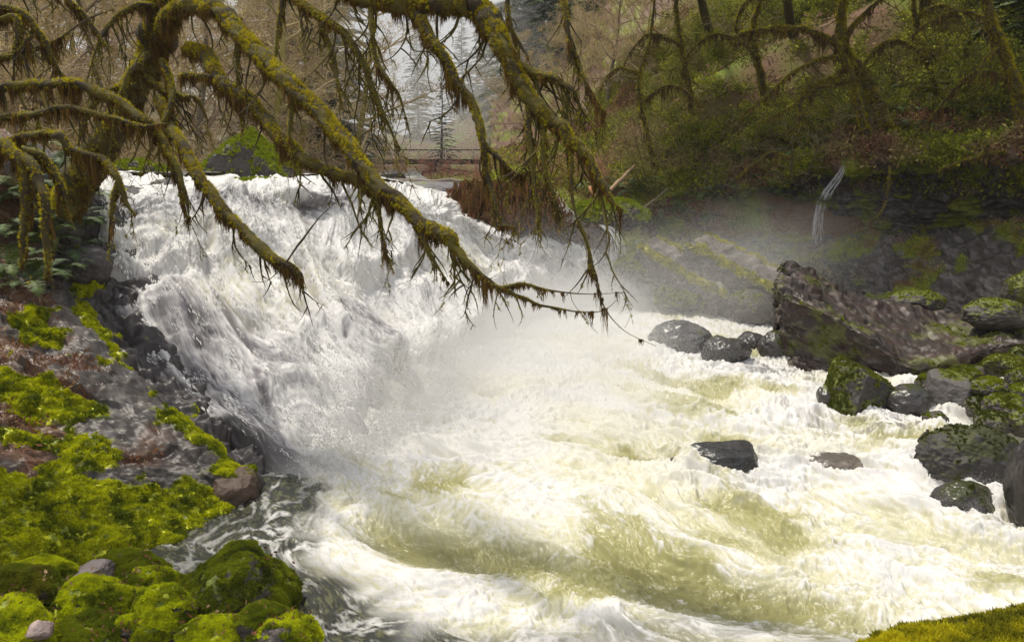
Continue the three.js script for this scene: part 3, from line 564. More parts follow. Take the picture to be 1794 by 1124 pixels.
NB('mossy boulder in the bottom left corner with a broken pale stone beside it', 15, 1112, 6.2, 0.34, 0.24, 0.34, { seed: 16 });
NB('olive mossy boulder on the left edge above the corner boulder', 25, 1045, 6.9, 0.36, 0.22, 0.3, { seed: 17, colA: [0.22, 0.22, 0.02] });
NB('bright mossy boulder under the bank, left of the bare grey stone', 70, 1015, 7.3, 0.3, 0.17, 0.26, { seed: 18 });
NB('small bright mossy boulder at the bottom edge under the largest one', 375, 1118, 6.45, 0.26, 0.15, 0.24, { seed: 20 });
NB('round mossy boulder in front of the right foot of the largest one', 458, 1105, 6.5, 0.23, 0.2, 0.24, { seed: 21, colA: MM });
NB('rightmost mossy boulder of the near heap, cut by the bottom edge', 505, 1128, 6.3, 0.24, 0.2, 0.26, { seed: 23, mossN: 13000 });
NB('small mossy stone squeezed under the leaning rounded boulder', 222, 1105, 6.6, 0.15, 0.12, 0.16, { seed: 24, mossN: 2500 });
boulder('bare_stone', 'bare grey-pink stone lying on the near mossy boulders', { c: at(155, 1008, 7.4), r: V(0.24, 0.12, 0.19), turn: 0.3, tilt: 0.1, seed: 27, n: 30, moss: -0.3, cuts: 7, sharp: 0.62, rock: [0.20, 0.165, 0.16], category: 'stone' });
boulder('bare_stone', 'small pale broken stone in the bottom left corner', { c: at(70, 1105, 6.1), r: V(0.11, 0.07, 0.1), turn: 0.9, tilt: 0.2, seed: 29, n: 24, moss: -0.3, cuts: 8, sharp: 0.6, rock: [0.22, 0.17, 0.16], category: 'stone' });
boulder('foreground_rock', 'moss-covered rock in the bottom right foreground corner', { c: at(1830, 1300, 3.1), r: V(0.95, 0.46, 0.5), turn: 0.1, tilt: 0.04, seed: 36, n: 60, moss: 0.6, mossN: 110000, mossScale: 0.6, cuts: 2, sharp: 0.9, rough: 0.12, colA: [0.6, 0.54, 0.015], colB: [0.16, 0.16, 0.012], rock: [0.14, 0.10, 0.07], category: 'rock' });
// wet dark rocks standing in the rapids
const rapids = 'dark rocks standing in the rapids';
const RB = (label, px, py, d, rx, ry, rz, o = {}) => boulder('river_rock', label, { c: at(px, py, d), r: V(rx, ry, rz), n: 32, moss: 0.1, mat: M.wetRock, group: rapids, rock: [0.05, 0.046, 0.045], category: 'rock', ...o });
RB('wet black block with water pouring over it in mid rapids', 1268, 812, 10.75, 0.46, 0.30, 0.36, { seed: 41, faces: [[0.08, 1, 0.15, 0.66], [-0.9, 0.35, 0.25, 0.88], [0.9, 0.25, 0.2, 0.92], [0.1, 0.15, 1, 0.7], [0, 0.2, -1, 0.8], [-0.6, 0.8, 0.3, 0.86]], rough: 0.12, turn: 0.1, tilt: 0.06, moss: -0.3, rock: [0.026, 0.026, 0.027] });
RB('small black rock tip just left of the wet black block', 1186, 820, 10.7, 0.16, 0.14, 0.16, { seed: 42, moss: -0.3, n: 20, rock: [0.026, 0.026, 0.027], tilt: 0.4 });
RB('smooth grey rounded rock left of the big slab boulder, farther out', 1192, 598, 17.6, 0.68, 0.46, 0.55, { seed: 43, moss: -0.2, rock: [0.075, 0.072, 0.075] });
RB('dark pyramid-shaped rock in the water before the big slab boulder', 1272, 620, 16.8, 0.52, 0.42, 0.5, { seed: 44, cuts: 6, sharp: 0.62, moss: 0.15, colA: DM, colB: DMD });
RB('low dark rock touching the left foot of the big slab boulder', 1322, 603, 17.9, 0.4, 0.3, 0.4, { seed: 45, moss: 0.1, colA: DM, colB: DMD });
RB('dark rounded rock half hidden by the left edge of the slab boulder', 1365, 608, 17.2, 0.44, 0.36, 0.4, { seed: 46, moss: 0.3, colA: DM, colB: DMD });
RB('submerged brown rock with water sliding over it', 1455, 815, 10.9, 0.42, 0.2, 0.4, { seed: 47, moss: -0.2, rock: [0.10, 0.085, 0.07] });
RB('green mossy wedge-shaped boulder in front of the big slab boulder', 1505, 690, 13.3, 0.62, 0.62, 0.55, { seed: 48, faces: [[0.5, 0.85, 0.05, 0.58], [-0.8, 0.3, 0.45, 0.66], [0.35, 0.0, 0.9, 0.7], [-0.9, 0.1, -0.4, 0.8], [1, -0.1, 0.2, 0.95], [0, 0.1, -1, 0.8], [-0.2, 1, 0.1, 0.86], [0, -1, 0, 1]], turn: 0, rough: 0.06, moss: 0.5, mossN: 9000, mossScale: 0.7, colA: [0.17, 0.19, 0.015], colB: DM, n: 40, mat: M.rock });
RB('small wet stone left of the green wedge-shaped boulder', 1448, 695, 13.4, 0.16, 0.2, 0.2, { seed: 49, n: 20 });
RB('broad dark mossy dome rock at the right edge of the rapids', 1700, 808, 10.4, 0.66, 0.46, 0.5, { seed: 50, cuts: 3, sharp: 0.85, moss: 0.42, colA: DM, colB: DMD, mossN: 7000, mossScale: 0.7, n: 40, mat: M.rock });
RB('dark wet rock below the broad dome rock with a waterline', 1690, 878, 9.45, 0.36, 0.24, 0.3, { seed: 51, cuts: 6, sharp: 0.7, moss: 0.3, colA: DM, colB: DMD, mossN: 1500, n: 36 });
RB('small wet rock between the dome rock and the right edge', 1765, 825, 10.3, 0.14, 0.22, 0.18, { seed: 52, n: 20 });
RB('tall black rock cut by the right edge of the view', 1822, 850, 8.9, 0.32, 0.62, 0.36, { seed: 53, moss: -0.2, rock: [0.03, 0.026, 0.026] });
RB('wet brown rock with a small chute, right of the green wedge boulder', 1592, 705, 13.0, 0.38, 0.3, 0.36, { seed: 54, moss: 0.2, colA: DM, colB: DMD });
const shore = 'mossy boulders piled on the right shore';
const SB = (label, px, py, d, rx, ry, rz, o = {}) => boulder('shore_boulder', label, { c: at(px, py, d), r: V(rx * 0.9, ry * 0.9, rz * 0.9), n: 28, moss: 0.36, colA: MM, colB: DM, mossN: 1800, mossScale: 0.65, group: shore, rock: [0.075, 0.065, 0.06], ...o });
SB('grey square boulder with a mossy foot behind the chute', 1668, 692, 13.0, 0.5, 0.42, 0.44, { seed: 60, faces: [[0.1, 1, 0.25, 0.72], [-0.6, 0.2, 0.75, 0.72], [0.7, 0, 0.7, 0.74], [-0.9, 0.1, -0.3, 0.85], [1, 0.1, -0.1, 0.9], [0, 0, -1, 0.8]], rough: 0.07, moss: 0.22, rock: [0.11, 0.10, 0.095] });
SB('bright mossy boulder at the right edge above the square grey boulder', 1765, 640, 13.2, 0.4, 0.2, 0.34, { seed: 61, colA: [0.24, 0.26, 0.02], moss: 0.6 });
SB('low mossy boulder under the bright right-edge boulder', 1735, 680, 12.7, 0.34, 0.18, 0.3, { seed: 62 });
SB('mossy boulder right of the square grey boulder, lower row', 1760, 710, 12.2, 0.34, 0.2, 0.3, { seed: 63 });
SB('dark mossy boulder above the dome rock', 1740, 740, 11.6, 0.34, 0.17, 0.3, { seed: 64, colA: DM });
SB('round mossy boulder at the right edge above the dome rock', 1795, 740, 11.4, 0.26, 0.22, 0.28, { seed: 65 });
SB('small mossy boulder between the lower row and the right edge', 1800, 690, 12.4, 0.26, 0.18, 0.26, { seed: 66 });
SB('mossy-topped boulder standing behind the big slab boulder', 1605, 530, 18.6, 0.72, 0.34, 0.5, { seed: 67, moss: 0.4 });
SB('large dark boulder with a mossy crown behind the slab, right edge', 1745, 550, 16.8, 0.75, 0.36, 0.6, { seed: 68, moss: 0.35 });
SB('steep bright mossy boulder on the right edge behind the slab', 1800, 510, 17.2, 0.5, 0.55, 0.6, { seed: 69, moss: 0.55, colA: [0.24, 0.26, 0.02] });
SB('low dark boulder at the right end of the big slab', 1800, 622, 14.4, 0.3, 0.18, 0.3, { seed: 70, colA: DM });
SB('small mossy stone tucked under the square grey boulder', 1640, 735, 12.2, 0.2, 0.14, 0.2, { seed: 75 });
SB('flat mossy stone behind the square grey boulder', 1700, 655, 13.6, 0.36, 0.16, 0.3, { seed: 76 });
SB('dark stone between the square grey boulder and the lower row', 1712, 715, 12.6, 0.24, 0.2, 0.24, { seed: 77, colA: DM });
SB('mossy stone on the right edge beneath the bright boulder', 1792, 665, 12.8, 0.26, 0.18, 0.26, { seed: 78 });
SB('small wet stone by the little chute', 1625, 672, 13.4, 0.22, 0.18, 0.22, { seed: 79, moss: 0.2 });
SB('mossy cobble above the round right-edge boulder', 1775, 722, 11.9, 0.16, 0.12, 0.16, { seed: 80 });
SB('dark stone leaning on the right end of the slab boulder', 1735, 648, 13.9, 0.24, 0.16, 0.24, { seed: 81, colA: DM });
// ridged blocks in the mist by the far end of the pool
const mistBlocks = 'moss-edged blocks in the mist';
const slab = (label, a, b, w, h, seed) => { // a long squared block, mossy along its edges
  const m = a.clone().add(b).multiplyScalar(0.5), d = b.clone().sub(a), L = d.length(), o = thing('fallen_block', label, 'rock', m, mistBlocks), g = new THREE.BoxGeometry(L, h, w, 60, 16, 20), P = g.attributes.position, col = new Float32Array(P.count * 3), p = V();
  for (let k = 0; k < P.count; k++) {
    p.fromBufferAttribute(P, k); const ed = Math.max(Math.min(Math.abs(p.y) / h * 2, Math.abs(p.z) / w * 2), 0), f = fbm(p.x * 2 + seed, p.y * 2, p.z * 2, 4, 0.6); p.addScaledVector(V(0, p.y, p.z).normalize(), f * 0.14 + facets(p.x * 1.5 + seed, p.y * 2, p.z * 2) * 0.06 - Math.pow(ed, 8) * 0.06); P.setXYZ(k, p.x, p.y, p.z);
    col.set(mix3(mix3([0.10, 0.085, 0.075], [0.2, 0.17, 0.15], smooth(0, 0.5, f)), mix3([0.5, 0.47, 0.02], [0.25, 0.25, 0.02], smooth(-0.2, 0.3, f)), smooth(0.62, 0.9, ed + f * 0.35) * (p.y > 0 ? 1 : 0.2)), k * 3);
  }
  g.setAttribute('color', new THREE.BufferAttribute(col, 3)); g.computeVertexNormals();
  const r = add('block', g, M.rock, o); o.quaternion.setFromUnitVectors(V(1, 0, 0), d.normalize()); o.rotateX(0.35);
  mossOn(g, o, 6000, seed, 2.2, (e) => smooth(0.34, 0.16, e.c[2] / (e.c[0] + 1e-4)), [0.5, 0.47, 0.02], [0.22, 0.22, 0.02]);
};
slab('long straight fallen block sloping down right with yellow mossy edges', at(1215, 440, 22.2), at(1420, 545, 20.2), 1.1, 0.9, 71);
slab('shorter mossy-edged block left of the long sloping one', at(1130, 445, 22.8), at(1275, 530, 21.4), 1.0, 0.9, 72);
boulder('mist_rock', 'low mossy rock veiled by mist at the foot of the side chute', { c: at(1130, 470, 23), r: V(0.9, 0.42, 0.7), seed: 73, moss: 0.45, mossN: 2500, mossScale: 2.2, colA: MM, colB: DM, group: mistBlocks, category: 'rock' });
boulder('mist_rock', 'mossy rock veiled by mist at the far waterline', { c: at(1200, 520, 22), r: V(0.8, 0.35, 0.7), seed: 74, moss: 0.45, mossN: 2500, mossScale: 2.2, colA: MM, colB: DM, group: mistBlocks, category: 'rock' });
boulder('mist_rock', 'dark rock at the waterline between the fallen blocks and the slab boulder', { c: at(1325, 540, 20.6), r: V(0.75, 0.5, 0.6), seed: 87, moss: 0.2, mossN: 1500, mossScale: 1.2, colA: MM, colB: DM, group: mistBlocks, category: 'rock' });
// rocks at the lip
boulder('lip_boulder', 'tall mossy boulder standing at the lip of the falls', { c: at(432, 308, 19.5), r: V(1.05, 1.02, 0.9), seed: 84, faces: [[-0.6, 0.75, 0.2, 0.72], [0.72, 0.7, 0.15, 0.66], [0.1, 0.1, 1, 0.72], [-1, 0.1, 0.1, 0.9], [1, 0.2, 0, 0.98], [0.5, 0.2, 0.8, 0.78], [0, 0, -1, 0.9]], rough: 0.08, moss: 0.33, mossN: 9000, mossScale: 2.0, colA: [0.24, 0.30, 0.015], colB: MM, n: 40, group: 'boulders at the lip of the falls' });
boulder('lip_boulder', 'flat mossy stone lying before the tall lip boulder', { c: at(450, 326, 17.6), r: V(0.66, 0.15, 0.36), seed: 82, moss: 0.55, mossN: 3000, mossScale: 1.8, colA: [0.24, 0.30, 0.015], colB: MM, n: 28, group: 'boulders at the lip of the falls' });
boulder('lip_boulder', 'low mossy rock on the left behind the lip, seen through the branches', { c: at(240, 308, 18.5), r: V(0.7, 0.34, 0.5), seed: 83, moss: 0.5, mossN: 2500, mossScale: 1.8, colA: [0.24, 0.30, 0.015], colB: MM, n: 28, group: 'boulders at the lip of the falls' });
boulder('bank_rock', 'dark wet rock with a mossy side where the falls meet the left bank', { c: at(140, 462, 12.75), r: V(0.48, 0.4, 0.4), seed: 85, cuts: 7, sharp: 0.66, moss: 0.22, mossN: 4000, mossScale: 1.5, colA: MM, colB: MMD, rock: [0.09, 0.08, 0.085], n: 36, category: 'rock' });
boulder('bank_rock', 'split brown rock with mossy face at the foot of the left bank', { c: at(415, 862, 9.65), r: V(0.36, 0.3, 0.3), seed: 86, turn: 0.7, cuts: 8, sharp: 0.62, moss: 0.25, mossN: 3500, mossScale: 1.2, colA: MM, colB: MMD, rock: [0.09, 0.06, 0.045], n: 36, category: 'rock' });

// the big slab boulder
{
  const top = [[1362, 478, 17.0], [1372, 462, 17.2], [1400, 464, 17.5], [1440, 490, 17.9], [1505, 521, 18.3], [1560, 524, 18.6], [1640, 548, 18.6], [1720, 562, 18.2], [1800, 582, 17.6]];
  const ridge = [[1360, 505, 16.8], [1366, 512, 16.3], [1400, 528, 16.0], [1450, 552, 15.7], [1520, 592, 15.3], [1600, 640, 14.9], [1665, 632, 15.0], [1730, 612, 15.2], [1800, 606, 15.4]];
  const foot = [[1372, 620, 16.9], [1388, 648, 16.3], [1425, 662, 16.1], [1475, 672, 15.8], [1530, 690, 15.5], [1600, 700, 15.2], [1665, 700, 15.2], [1730, 700, 15.4], [1800, 700, 15.6]];
  const P = a => a.map(q => at(...q)), T = P(top), R = P(ridge), F = P(foot);
  const mid = T.map((t, i) => t.clone().lerp(R[i], 0.5).add(V(0, i > 3 && i < 8 ? -0.05 : 0.03, 0)));
  const belly = R.map((t, i) => t.clone().lerp(F[i], 0.45).add(V(0.02, 0, -0.22))), back = T.map(t => t.clone().add(V(0.15, -1.2, -0.5))), backF = T.map(t => V(t.x + 0.15, -0.6, t.z - 0.4)), F2 = F.map(t => V(t.x, -0.6, t.z - 0.1));
  const rows = [F2, F, belly, R.map(q => q.clone().add(V(0, -0.07, 0.01))), R.map(q => q.clone().add(V(0, 0.05, -0.06))), mid, T, back, backF];
  // close the ends
  const closed = rows.map(row => { const c0 = V(T[0].x + 0.12, lerp(-0.6, T[0].y - 0.2, 0.5), (T[0].z + F[0].z) / 2 - 0.2), c1 = V(T[8].x, lerp(-0.6, T[8].y, 0.5), (T[8].z + F[8].z) / 2); return [c0.lerp(row[0], 0.55), ...row, c1]; });
  const s = gridSurface(closed), o = thing('slab_boulder', 'huge angular slab boulder with pale lit top and dark undercut face', 'boulder', V(0, 0, 0));
  const g = sheet(s, range(0, 10, 220), range(0, 8, 220), (p, u, v) => fbm(p.x * 1.5, p.y * 2.2, p.z * 1.5, 3) * 0.12 + plates(p) * 0.8 + strata(p, 1.4) * 0.3 + fbm(p.x * 8, p.y * 12, p.z * 8, 4, 0.62) * 0.024, (p, u, v) => {
    const f = fbm(p.x * 4, p.y * 6, p.z * 4, 4, 0.62), b = fbm(p.x * 1.2, p.y * 1.2, p.z * 1.2, 3), pale = smooth(0.0, 0.55, f * 1.3 + b * 0.4);
    let c = mix3([0.036, 0.026, 0.022], [0.135, 0.108, 0.098], pale);
    c = mix3(c, [0.06, 0.035, 0.03], smooth(0.05, 0.4, fbm(p.x * 2.2 + 7, p.y * 3, p.z * 2.2, 4)) * 0.7);
    return mix3(c, DM, smooth(0.05, 0.4, b + f * 0.4 + - 0.05) * 0.75);
  }, false);
  add('rock', g, M.slabRock, o);
  mossOn(g, o, 5000, 480, 1.6, (e) => smooth(0.34, 0.16, e.c[2] / (e.c[0] + 1e-4)), MM, DM);
}
// ledge rock and bush between the falls and the right bank
boulder('ledge_rock', 'rounded rock ledge under the brown bush beside the falls', { c: at(900, 405, 24.6), r: V(2.3, 0.9, 1.3), seed: 91, cuts: 6, sharp: 0.74, moss: 0.12, mossN: 3000, mossScale: 2.4, colA: MM, colB: DM, rock: [0.085, 0.07, 0.065], n: 36, category: 'ledge' });
boulder('ledge_rock', 'flat pale rock shelf behind the lip left of the brown bush', { c: at(745, 336, 26.5), r: V(1.7, 0.36, 1.7), seed: 92, cuts: 5, sharp: 0.8, moss: 0.05, rock: [0.17, 0.16, 0.17], n: 30, category: 'ledge' });
boulder('ledge_rock', 'rock shelf with bright moss right of the brown bush', { c: at(1065, 378, 25), r: V(1.2, 0.5, 1.0), seed: 93, cuts: 5, sharp: 0.78, moss: 0.45, mossN: 4000, mossScale: 2.2, colA: [0.27, 0.33, 0.015], colB: MM, rock: [0.08, 0.06, 0.05], n: 30, category: 'ledge' });
boulder('ledge_rock', 'dark lumpy rock with brown hanging growth left of the side chute', { c: at(1030, 425, 24.2), r: V(0.75, 0.62, 0.6), seed: 94, cuts: 5, sharp: 0.78, moss: 0.3, mossN: 2500, mossScale: 2.2, colA: [0.10, 0.085, 0.02], colB: [0.08, 0.045, 0.02], rock: [0.06, 0.045, 0.04], n: 30, category: 'ledge' });
boulder('ledge_rock', 'small dark rock poking up in the upper river', { c: at(688, 312, 30), r: V(0.5, 0.28, 0.4), seed: 95, moss: -0.2, rock: [0.05, 0.045, 0.045], n: 20, category: 'rock' });
// thin side falls
function rill(name, label, pts, widths, seed) {
  const r = rng(seed), o = thing(name, label, 'waterfall', V(0, 0, 0)), mb = new MB(), curve = new THREE.CatmullRomCurve3(pts.map(p => at(...p)));
  for (let k = 0; k < 40; k++) {
    const a = r() - 0.5, t0 = k < 12 ? 0.08 * r() : r() * 0.8, t1 = k < 12 ? 0.9 + 0.1 * r() : t0 + 0.1 + 0.35 * r(), P = [], R = [];
    for (let i = 0; i <= 14; i++) { const t = Math.min(1, lerp(t0, t1, i / 14)), w = lerp(widths[0], widths[1], t), p = curve.getPoint(t); p.x += a * w + noise(t * 3, k * 1.7, seed) * w * 0.15; p.z += 0.1 + noise(t * 4, k * 1.3, 4) * 0.05; P.push(p); R.push((0.003 + 0.012 * r() * w) * Math.sin(Math.PI * (i + 0.4) / 14.8)); }
    mb.tube(P, R, 5, [0.84, 0.85, 0.87]);
  }
  add('water_strands', mb.geo(), new THREE.MeshPhysicalMaterial({ vertexColors: true, roughness: 0.6, transmission: 0.6, thickness: 0 }), o);
}
rill('side_chute', 'short white side chute dropping from the right bank into the pool', [[1052, 392, 23.6], [1068, 402, 23.2], [1080, 425, 22.9], [1083, 455, 22.8]], [0.25, 0.5], 101);
rill('trickle', 'thin trickle falling down the dark right bank', [[1481, 226, 27.4], [1479, 250, 26.7], [1478, 270, 25.8], [1477, 288, 25.0]], [0.1, 0.16], 102);
rill('trickle', 'broken sheet of trickling water below the thin trickle', [[1477, 288, 24.9], [1466, 310, 24.7], [1450, 332, 24.5], [1438, 350, 24.4]], [0.18, 0.4], 104);
rill('trickle', 'narrow fall from the ledge to the slab below the trickle', [[1438, 350, 24.4], [1434, 375, 24.3], [1432, 400, 24.3], [1431, 425, 24.4]], [0.25, 0.35], 105);
litterOn(rightGeo, scene.children.find(o => o.name === 'right_bank'), 60000, 63, 1.1, (e) => e.c[1] / (e.c[0] + 1e-4) < 0.72 && e.p.y < 6 && e.p.z > -32 && e.n.y > -0.3);
rill('trickle', 'small trickle between the brown bush and the mossy shelf', [[975, 335, 24.6], [985, 360, 24.1], [1000, 378, 23.8], [985, 395, 23.6]], [0.25, 0.35], 103);
// ---------------------------------------------------------------- trees
console.log('trees');
const BARK = [0.06, 0.048, 0.036], BARKL = [0.17, 0.14, 0.115], SLEEVE = [0.085, 0.07, 0.012], SLEEVED = [0.035, 0.025, 0.012];
const sleeve = (t, p) => mix3(SLEEVE, SLEEVED, smooth(-0.3, 0.4, fbm(p.x * 3, p.y * 3, p.z * 3, 3)));
const fuzzGeo = (() => { // shaggy moss shoots
  const r = rng(52), mb = new MB();
  for (let k = 0; k < 10; k++) {
    const a = r() * 6.283, l = 0.025 + 0.035 * r(), w = 0.0035, x = (r() - 0.5) * 0.03, z = (r() - 0.5) * 0.03, b = r() * 6.283, o = 0.02 * r(), v = 0.7 + 0.6 * r();
    mb.tri(V(x - Math.cos(b) * w, -0.006, z - Math.sin(b) * w), V(x + Math.cos(b) * w, -0.006, z + Math.sin(b) * w), V(x + Math.cos(a) * o, l, z + Math.sin(a) * o), [v, v, v]);
  }
  return mb.geo();
})();
const wispGeo = (() => { // hanging moss: ragged strands along -y
  const r = rng(53), mb = new MB();
  for (let k = 0; k < 7; k++) {
    let p = V((r() - 0.5) * 0.03, 0.01, (r() - 0.5) * 0.03); const l = 0.05 + 0.09 * r(), b = r() * 6.283, w = 0.005 + 0.004 * r(), v = 0.65 + 0.6 * r(), wx = V(Math.cos(b) * w, 0, Math.sin(b) * w), c = [v, v * (0.9 + 0.1 * r()), v];
    for (let i = 0; i < 3; i++) { const q = p.clone().add(V((r() - 0.5) * 0.02, -l / 3, (r() - 0.5) * 0.02)), f0 = 1 - i / 3, f1 = 1 - (i + 1) / 3; mb.quad(p.clone().addScaledVector(wx, f0), p.clone().addScaledVector(wx, -f0), q.clone().addScaledVector(wx, -f1 - 0.05), q.clone().addScaledVector(wx, f1 + 0.05), c); p = q; }
  }
  return mb.geo();
})();
// a limb through given points [column, row, metres, radius]; returns what grows on it
function limbPath(pts, step = 0.035) {
  const P = pts.map(([x, y, d, r]) => { const q = at(x, y, d); return [q.x, q.y, q.z, r]; });
  let L = 0; for (let i = 1; i < P.length; i++) L += Math.hypot(P[i][0] - P[i - 1][0], P[i][1] - P[i - 1][1], P[i][2] - P[i - 1][2]);
  const n = Math.max(8, Math.round(L / step)), pos = [], rad = [];
  for (let i = 0; i <= n; i++) { const q = catmull(P, i / n * (P.length - 1)); pos.push(V(q[0] + noise(i * 0.11, P[0][0] * 9, 3) * 0.05 * clamp(q[3] * 12), q[1] + noise(i * 0.11, P[0][1] * 9, 7) * 0.05 * clamp(q[3] * 12), q[2])); rad.push(Math.max(0.002, q[3] * (pts[0][2] > 15 ? 0.6 : 0.56))); }
  return { pos, rad, L };
}
function hangTwig(mb, r, p, len, rad, dir, tips, depth = 0, droop = 1) { // a drooping twig with side shoots, mossy at its base
  const n = Math.max(5, Math.round(len / 0.06)), P = [], R = []; let q = p.clone(), d = dir.clone(), cx = 0, cz = 0;
  for (let i = 0; i <= n; i++) {
    P.push(q.clone()); const t = i / n; R.push(Math.max(0.0016, rad * (1 - t * 0.85) * (1 + 0.4 * noise(q.x * 30, q.y * 30, q.z * 30))));
    cx += (r() - 0.5) * 0.2; cz += (r() - 0.5) * 0.2; d.add(V((r() - 0.5) * 0.3 + cx, (-0.13 + 0.16 * t) * droop + (r() - 0.5) * 0.2, (r() - 0.5) * 0.25 + cz)).normalize(); q = q.clone().addScaledVector(d, len / n);
    if (depth < 2 && i > 0 && i < n && r() < (depth ? 0.22 : 0.36)) { const s = V((r() - 0.45) * 1.8, droop * (-0.55 - 0.4 * r()) + (1 - droop) * (r() - 0.5), (r() - 0.5) * 1.5).normalize(); hangTwig(mb, r, P[i], len * (0.2 + 0.35 * r()), rad * 0.6, s, tips, depth + 1, droop); }
    tips.push({ p: P[i], r: R[i], t });
  }
  mb.tube(P, R, depth ? 4 : 5, (t, x) => mix3(sleeve(t, x), [0.075, 0.055, 0.04], smooth(0.55, 0.95, t)));
}
// spec: {pts, twigs, twigLen, fuzz, wisp, moss}; adds a branch with moss and twigs as its sub-parts
function branch(tree, name, spec, seed) {
  const r = rng(seed), path = limbPath(spec.pts), mb = new MB(), base = tree.position;
  const off = p => p.clone().sub(base), seg = path.rad[0] > 0.09 ? 18 : path.rad[0] > 0.03 ? 12 : 7;
  mb.tube(path.pos.map(off), path.rad, seg, (t, p) => mix3(sleeve(t, p), BARK, spec.bare ? smooth(spec.bare, Math.min(1, spec.bare + 0.2), t) : 0), 0.48);
  const m = add(name, mb.geo(), M.bark, tree), fz = [], ws = [], tw = new MB(), tips = [];
  const n = path.pos.length;
  const mossy = (t) => spec.bare ? 1 - smooth(spec.bare, Math.min(1, spec.bare + 0.15), t) : 1;
  const nt = spec.twigs ?? 0;
  for (let k = 0; k < nt; k++) {
    const t = 0.1 + (spec.upTo ?? 0.98) * 0.9 * (k + r()) / nt, i = Math.min(n - 2, Math.floor(t * n)), p = off(path.pos[i]); p.y -= path.rad[i] * 0.6;
    hangTwig(tw, r, p, (spec.twigLen ?? 0.6) * (0.35 + 0.9 * r()), Math.min(path.rad[i] * 0.5, 0.016), V((r() - 0.4) * 0.9, lerp((r() - 0.4) * 0.8, -0.8, spec.droop ?? 1), (r() - 0.5) * 0.8).normalize(), tips, 0, spec.droop ?? 1);
  }
  const fd = spec.fuzz ?? 1, fs = spec.fs ?? 1;
  for (let i = 0; i < n - 1; i++) {
    const ra = path.rad[i], T = path.pos[i + 1].clone().sub(path.pos[i]), k0 = path.pos[i].distanceTo(path.pos[i + 1]) * ra * 6.28 * 2500 * fd * mossy(i / n);
    for (let k = 0; k < k0 + r(); k++) {
      const nrm = V(r() - 0.5, r() - 0.5, r() - 0.5).normalize(); nrm.addScaledVector(T, -nrm.dot(T) / T.lengthSq()).normalize();
      const p = off(path.pos[i]).addScaledVector(nrm, ra * 0.96).addScaledVector(T, r());
      if (fbm(p.x * 7 + seed, p.y * 7, p.z * 7, 2) < -0.3) continue;
      const low = smooth(0.1, -0.7, nrm.y), c = mix3(mix3([0.76, 0.66, 0.02], [0.36, 0.30, 0.012], r() * 0.9), [0.16, 0.10, 0.02], clamp(0.35 * r() + 0.9 * fbm(p.x * 4, p.y * 4, p.z * 4 + seed, 2)));
      if (r() < low * 0.55 * (spec.wisp ?? 1)) ws.push({ p, q: turnTo(V((r() - 0.5) * 0.3, 1, (r() - 0.5) * 0.3).normalize(), r() * 6.28), s: V(fs, fs * (0.3 + 0.8 * r() * r() + 3.2 * Math.max(0, fbm(p.x * 3, p.y * 3, p.z * 3, 2))), fs), c: mix3([0.20, 0.13, 0.03], [0.075, 0.045, 0.018], r()) });
      else fz.push({ p, q: turnTo(nrm.add(V((r() - 0.5) * 0.7, -0.15, (r() - 0.5) * 0.7)).normalize(), r() * 6.28), s: fs * (0.5 + 0.6 * r()) * clamp(0.3 + ra * 5, 0.35, 0.85), c });
    }
  }
  for (const e of tips) if (e.t < 0.85 && r() < (spec.tipMoss ?? 1)) for (let k = 0; k < 2; k++) if (r() < 0.6) { const nrm = V(r() - 0.5, (r() - 0.6), r() - 0.5).normalize(); fz.push({ p: e.p.clone().addScaledVector(nrm, e.r * 0.8), q: turnTo(nrm, r() * 6.28), s: fs * (0.22 + 0.4 * r() * (1 - e.t)), c: mix3([0.52, 0.46, 0.03], [0.14, 0.10, 0.02], r()) }); }
  if (tw.p.length) add('twigs', tw.geo(), M.bark, m, 'stuff');
  if (fz.length) copies('moss_fuzz', fuzzGeo, M.moss, fz, m);
  if (ws.length) copies('moss_wisps', wispGeo, M.moss, ws, m);
  return m;
}
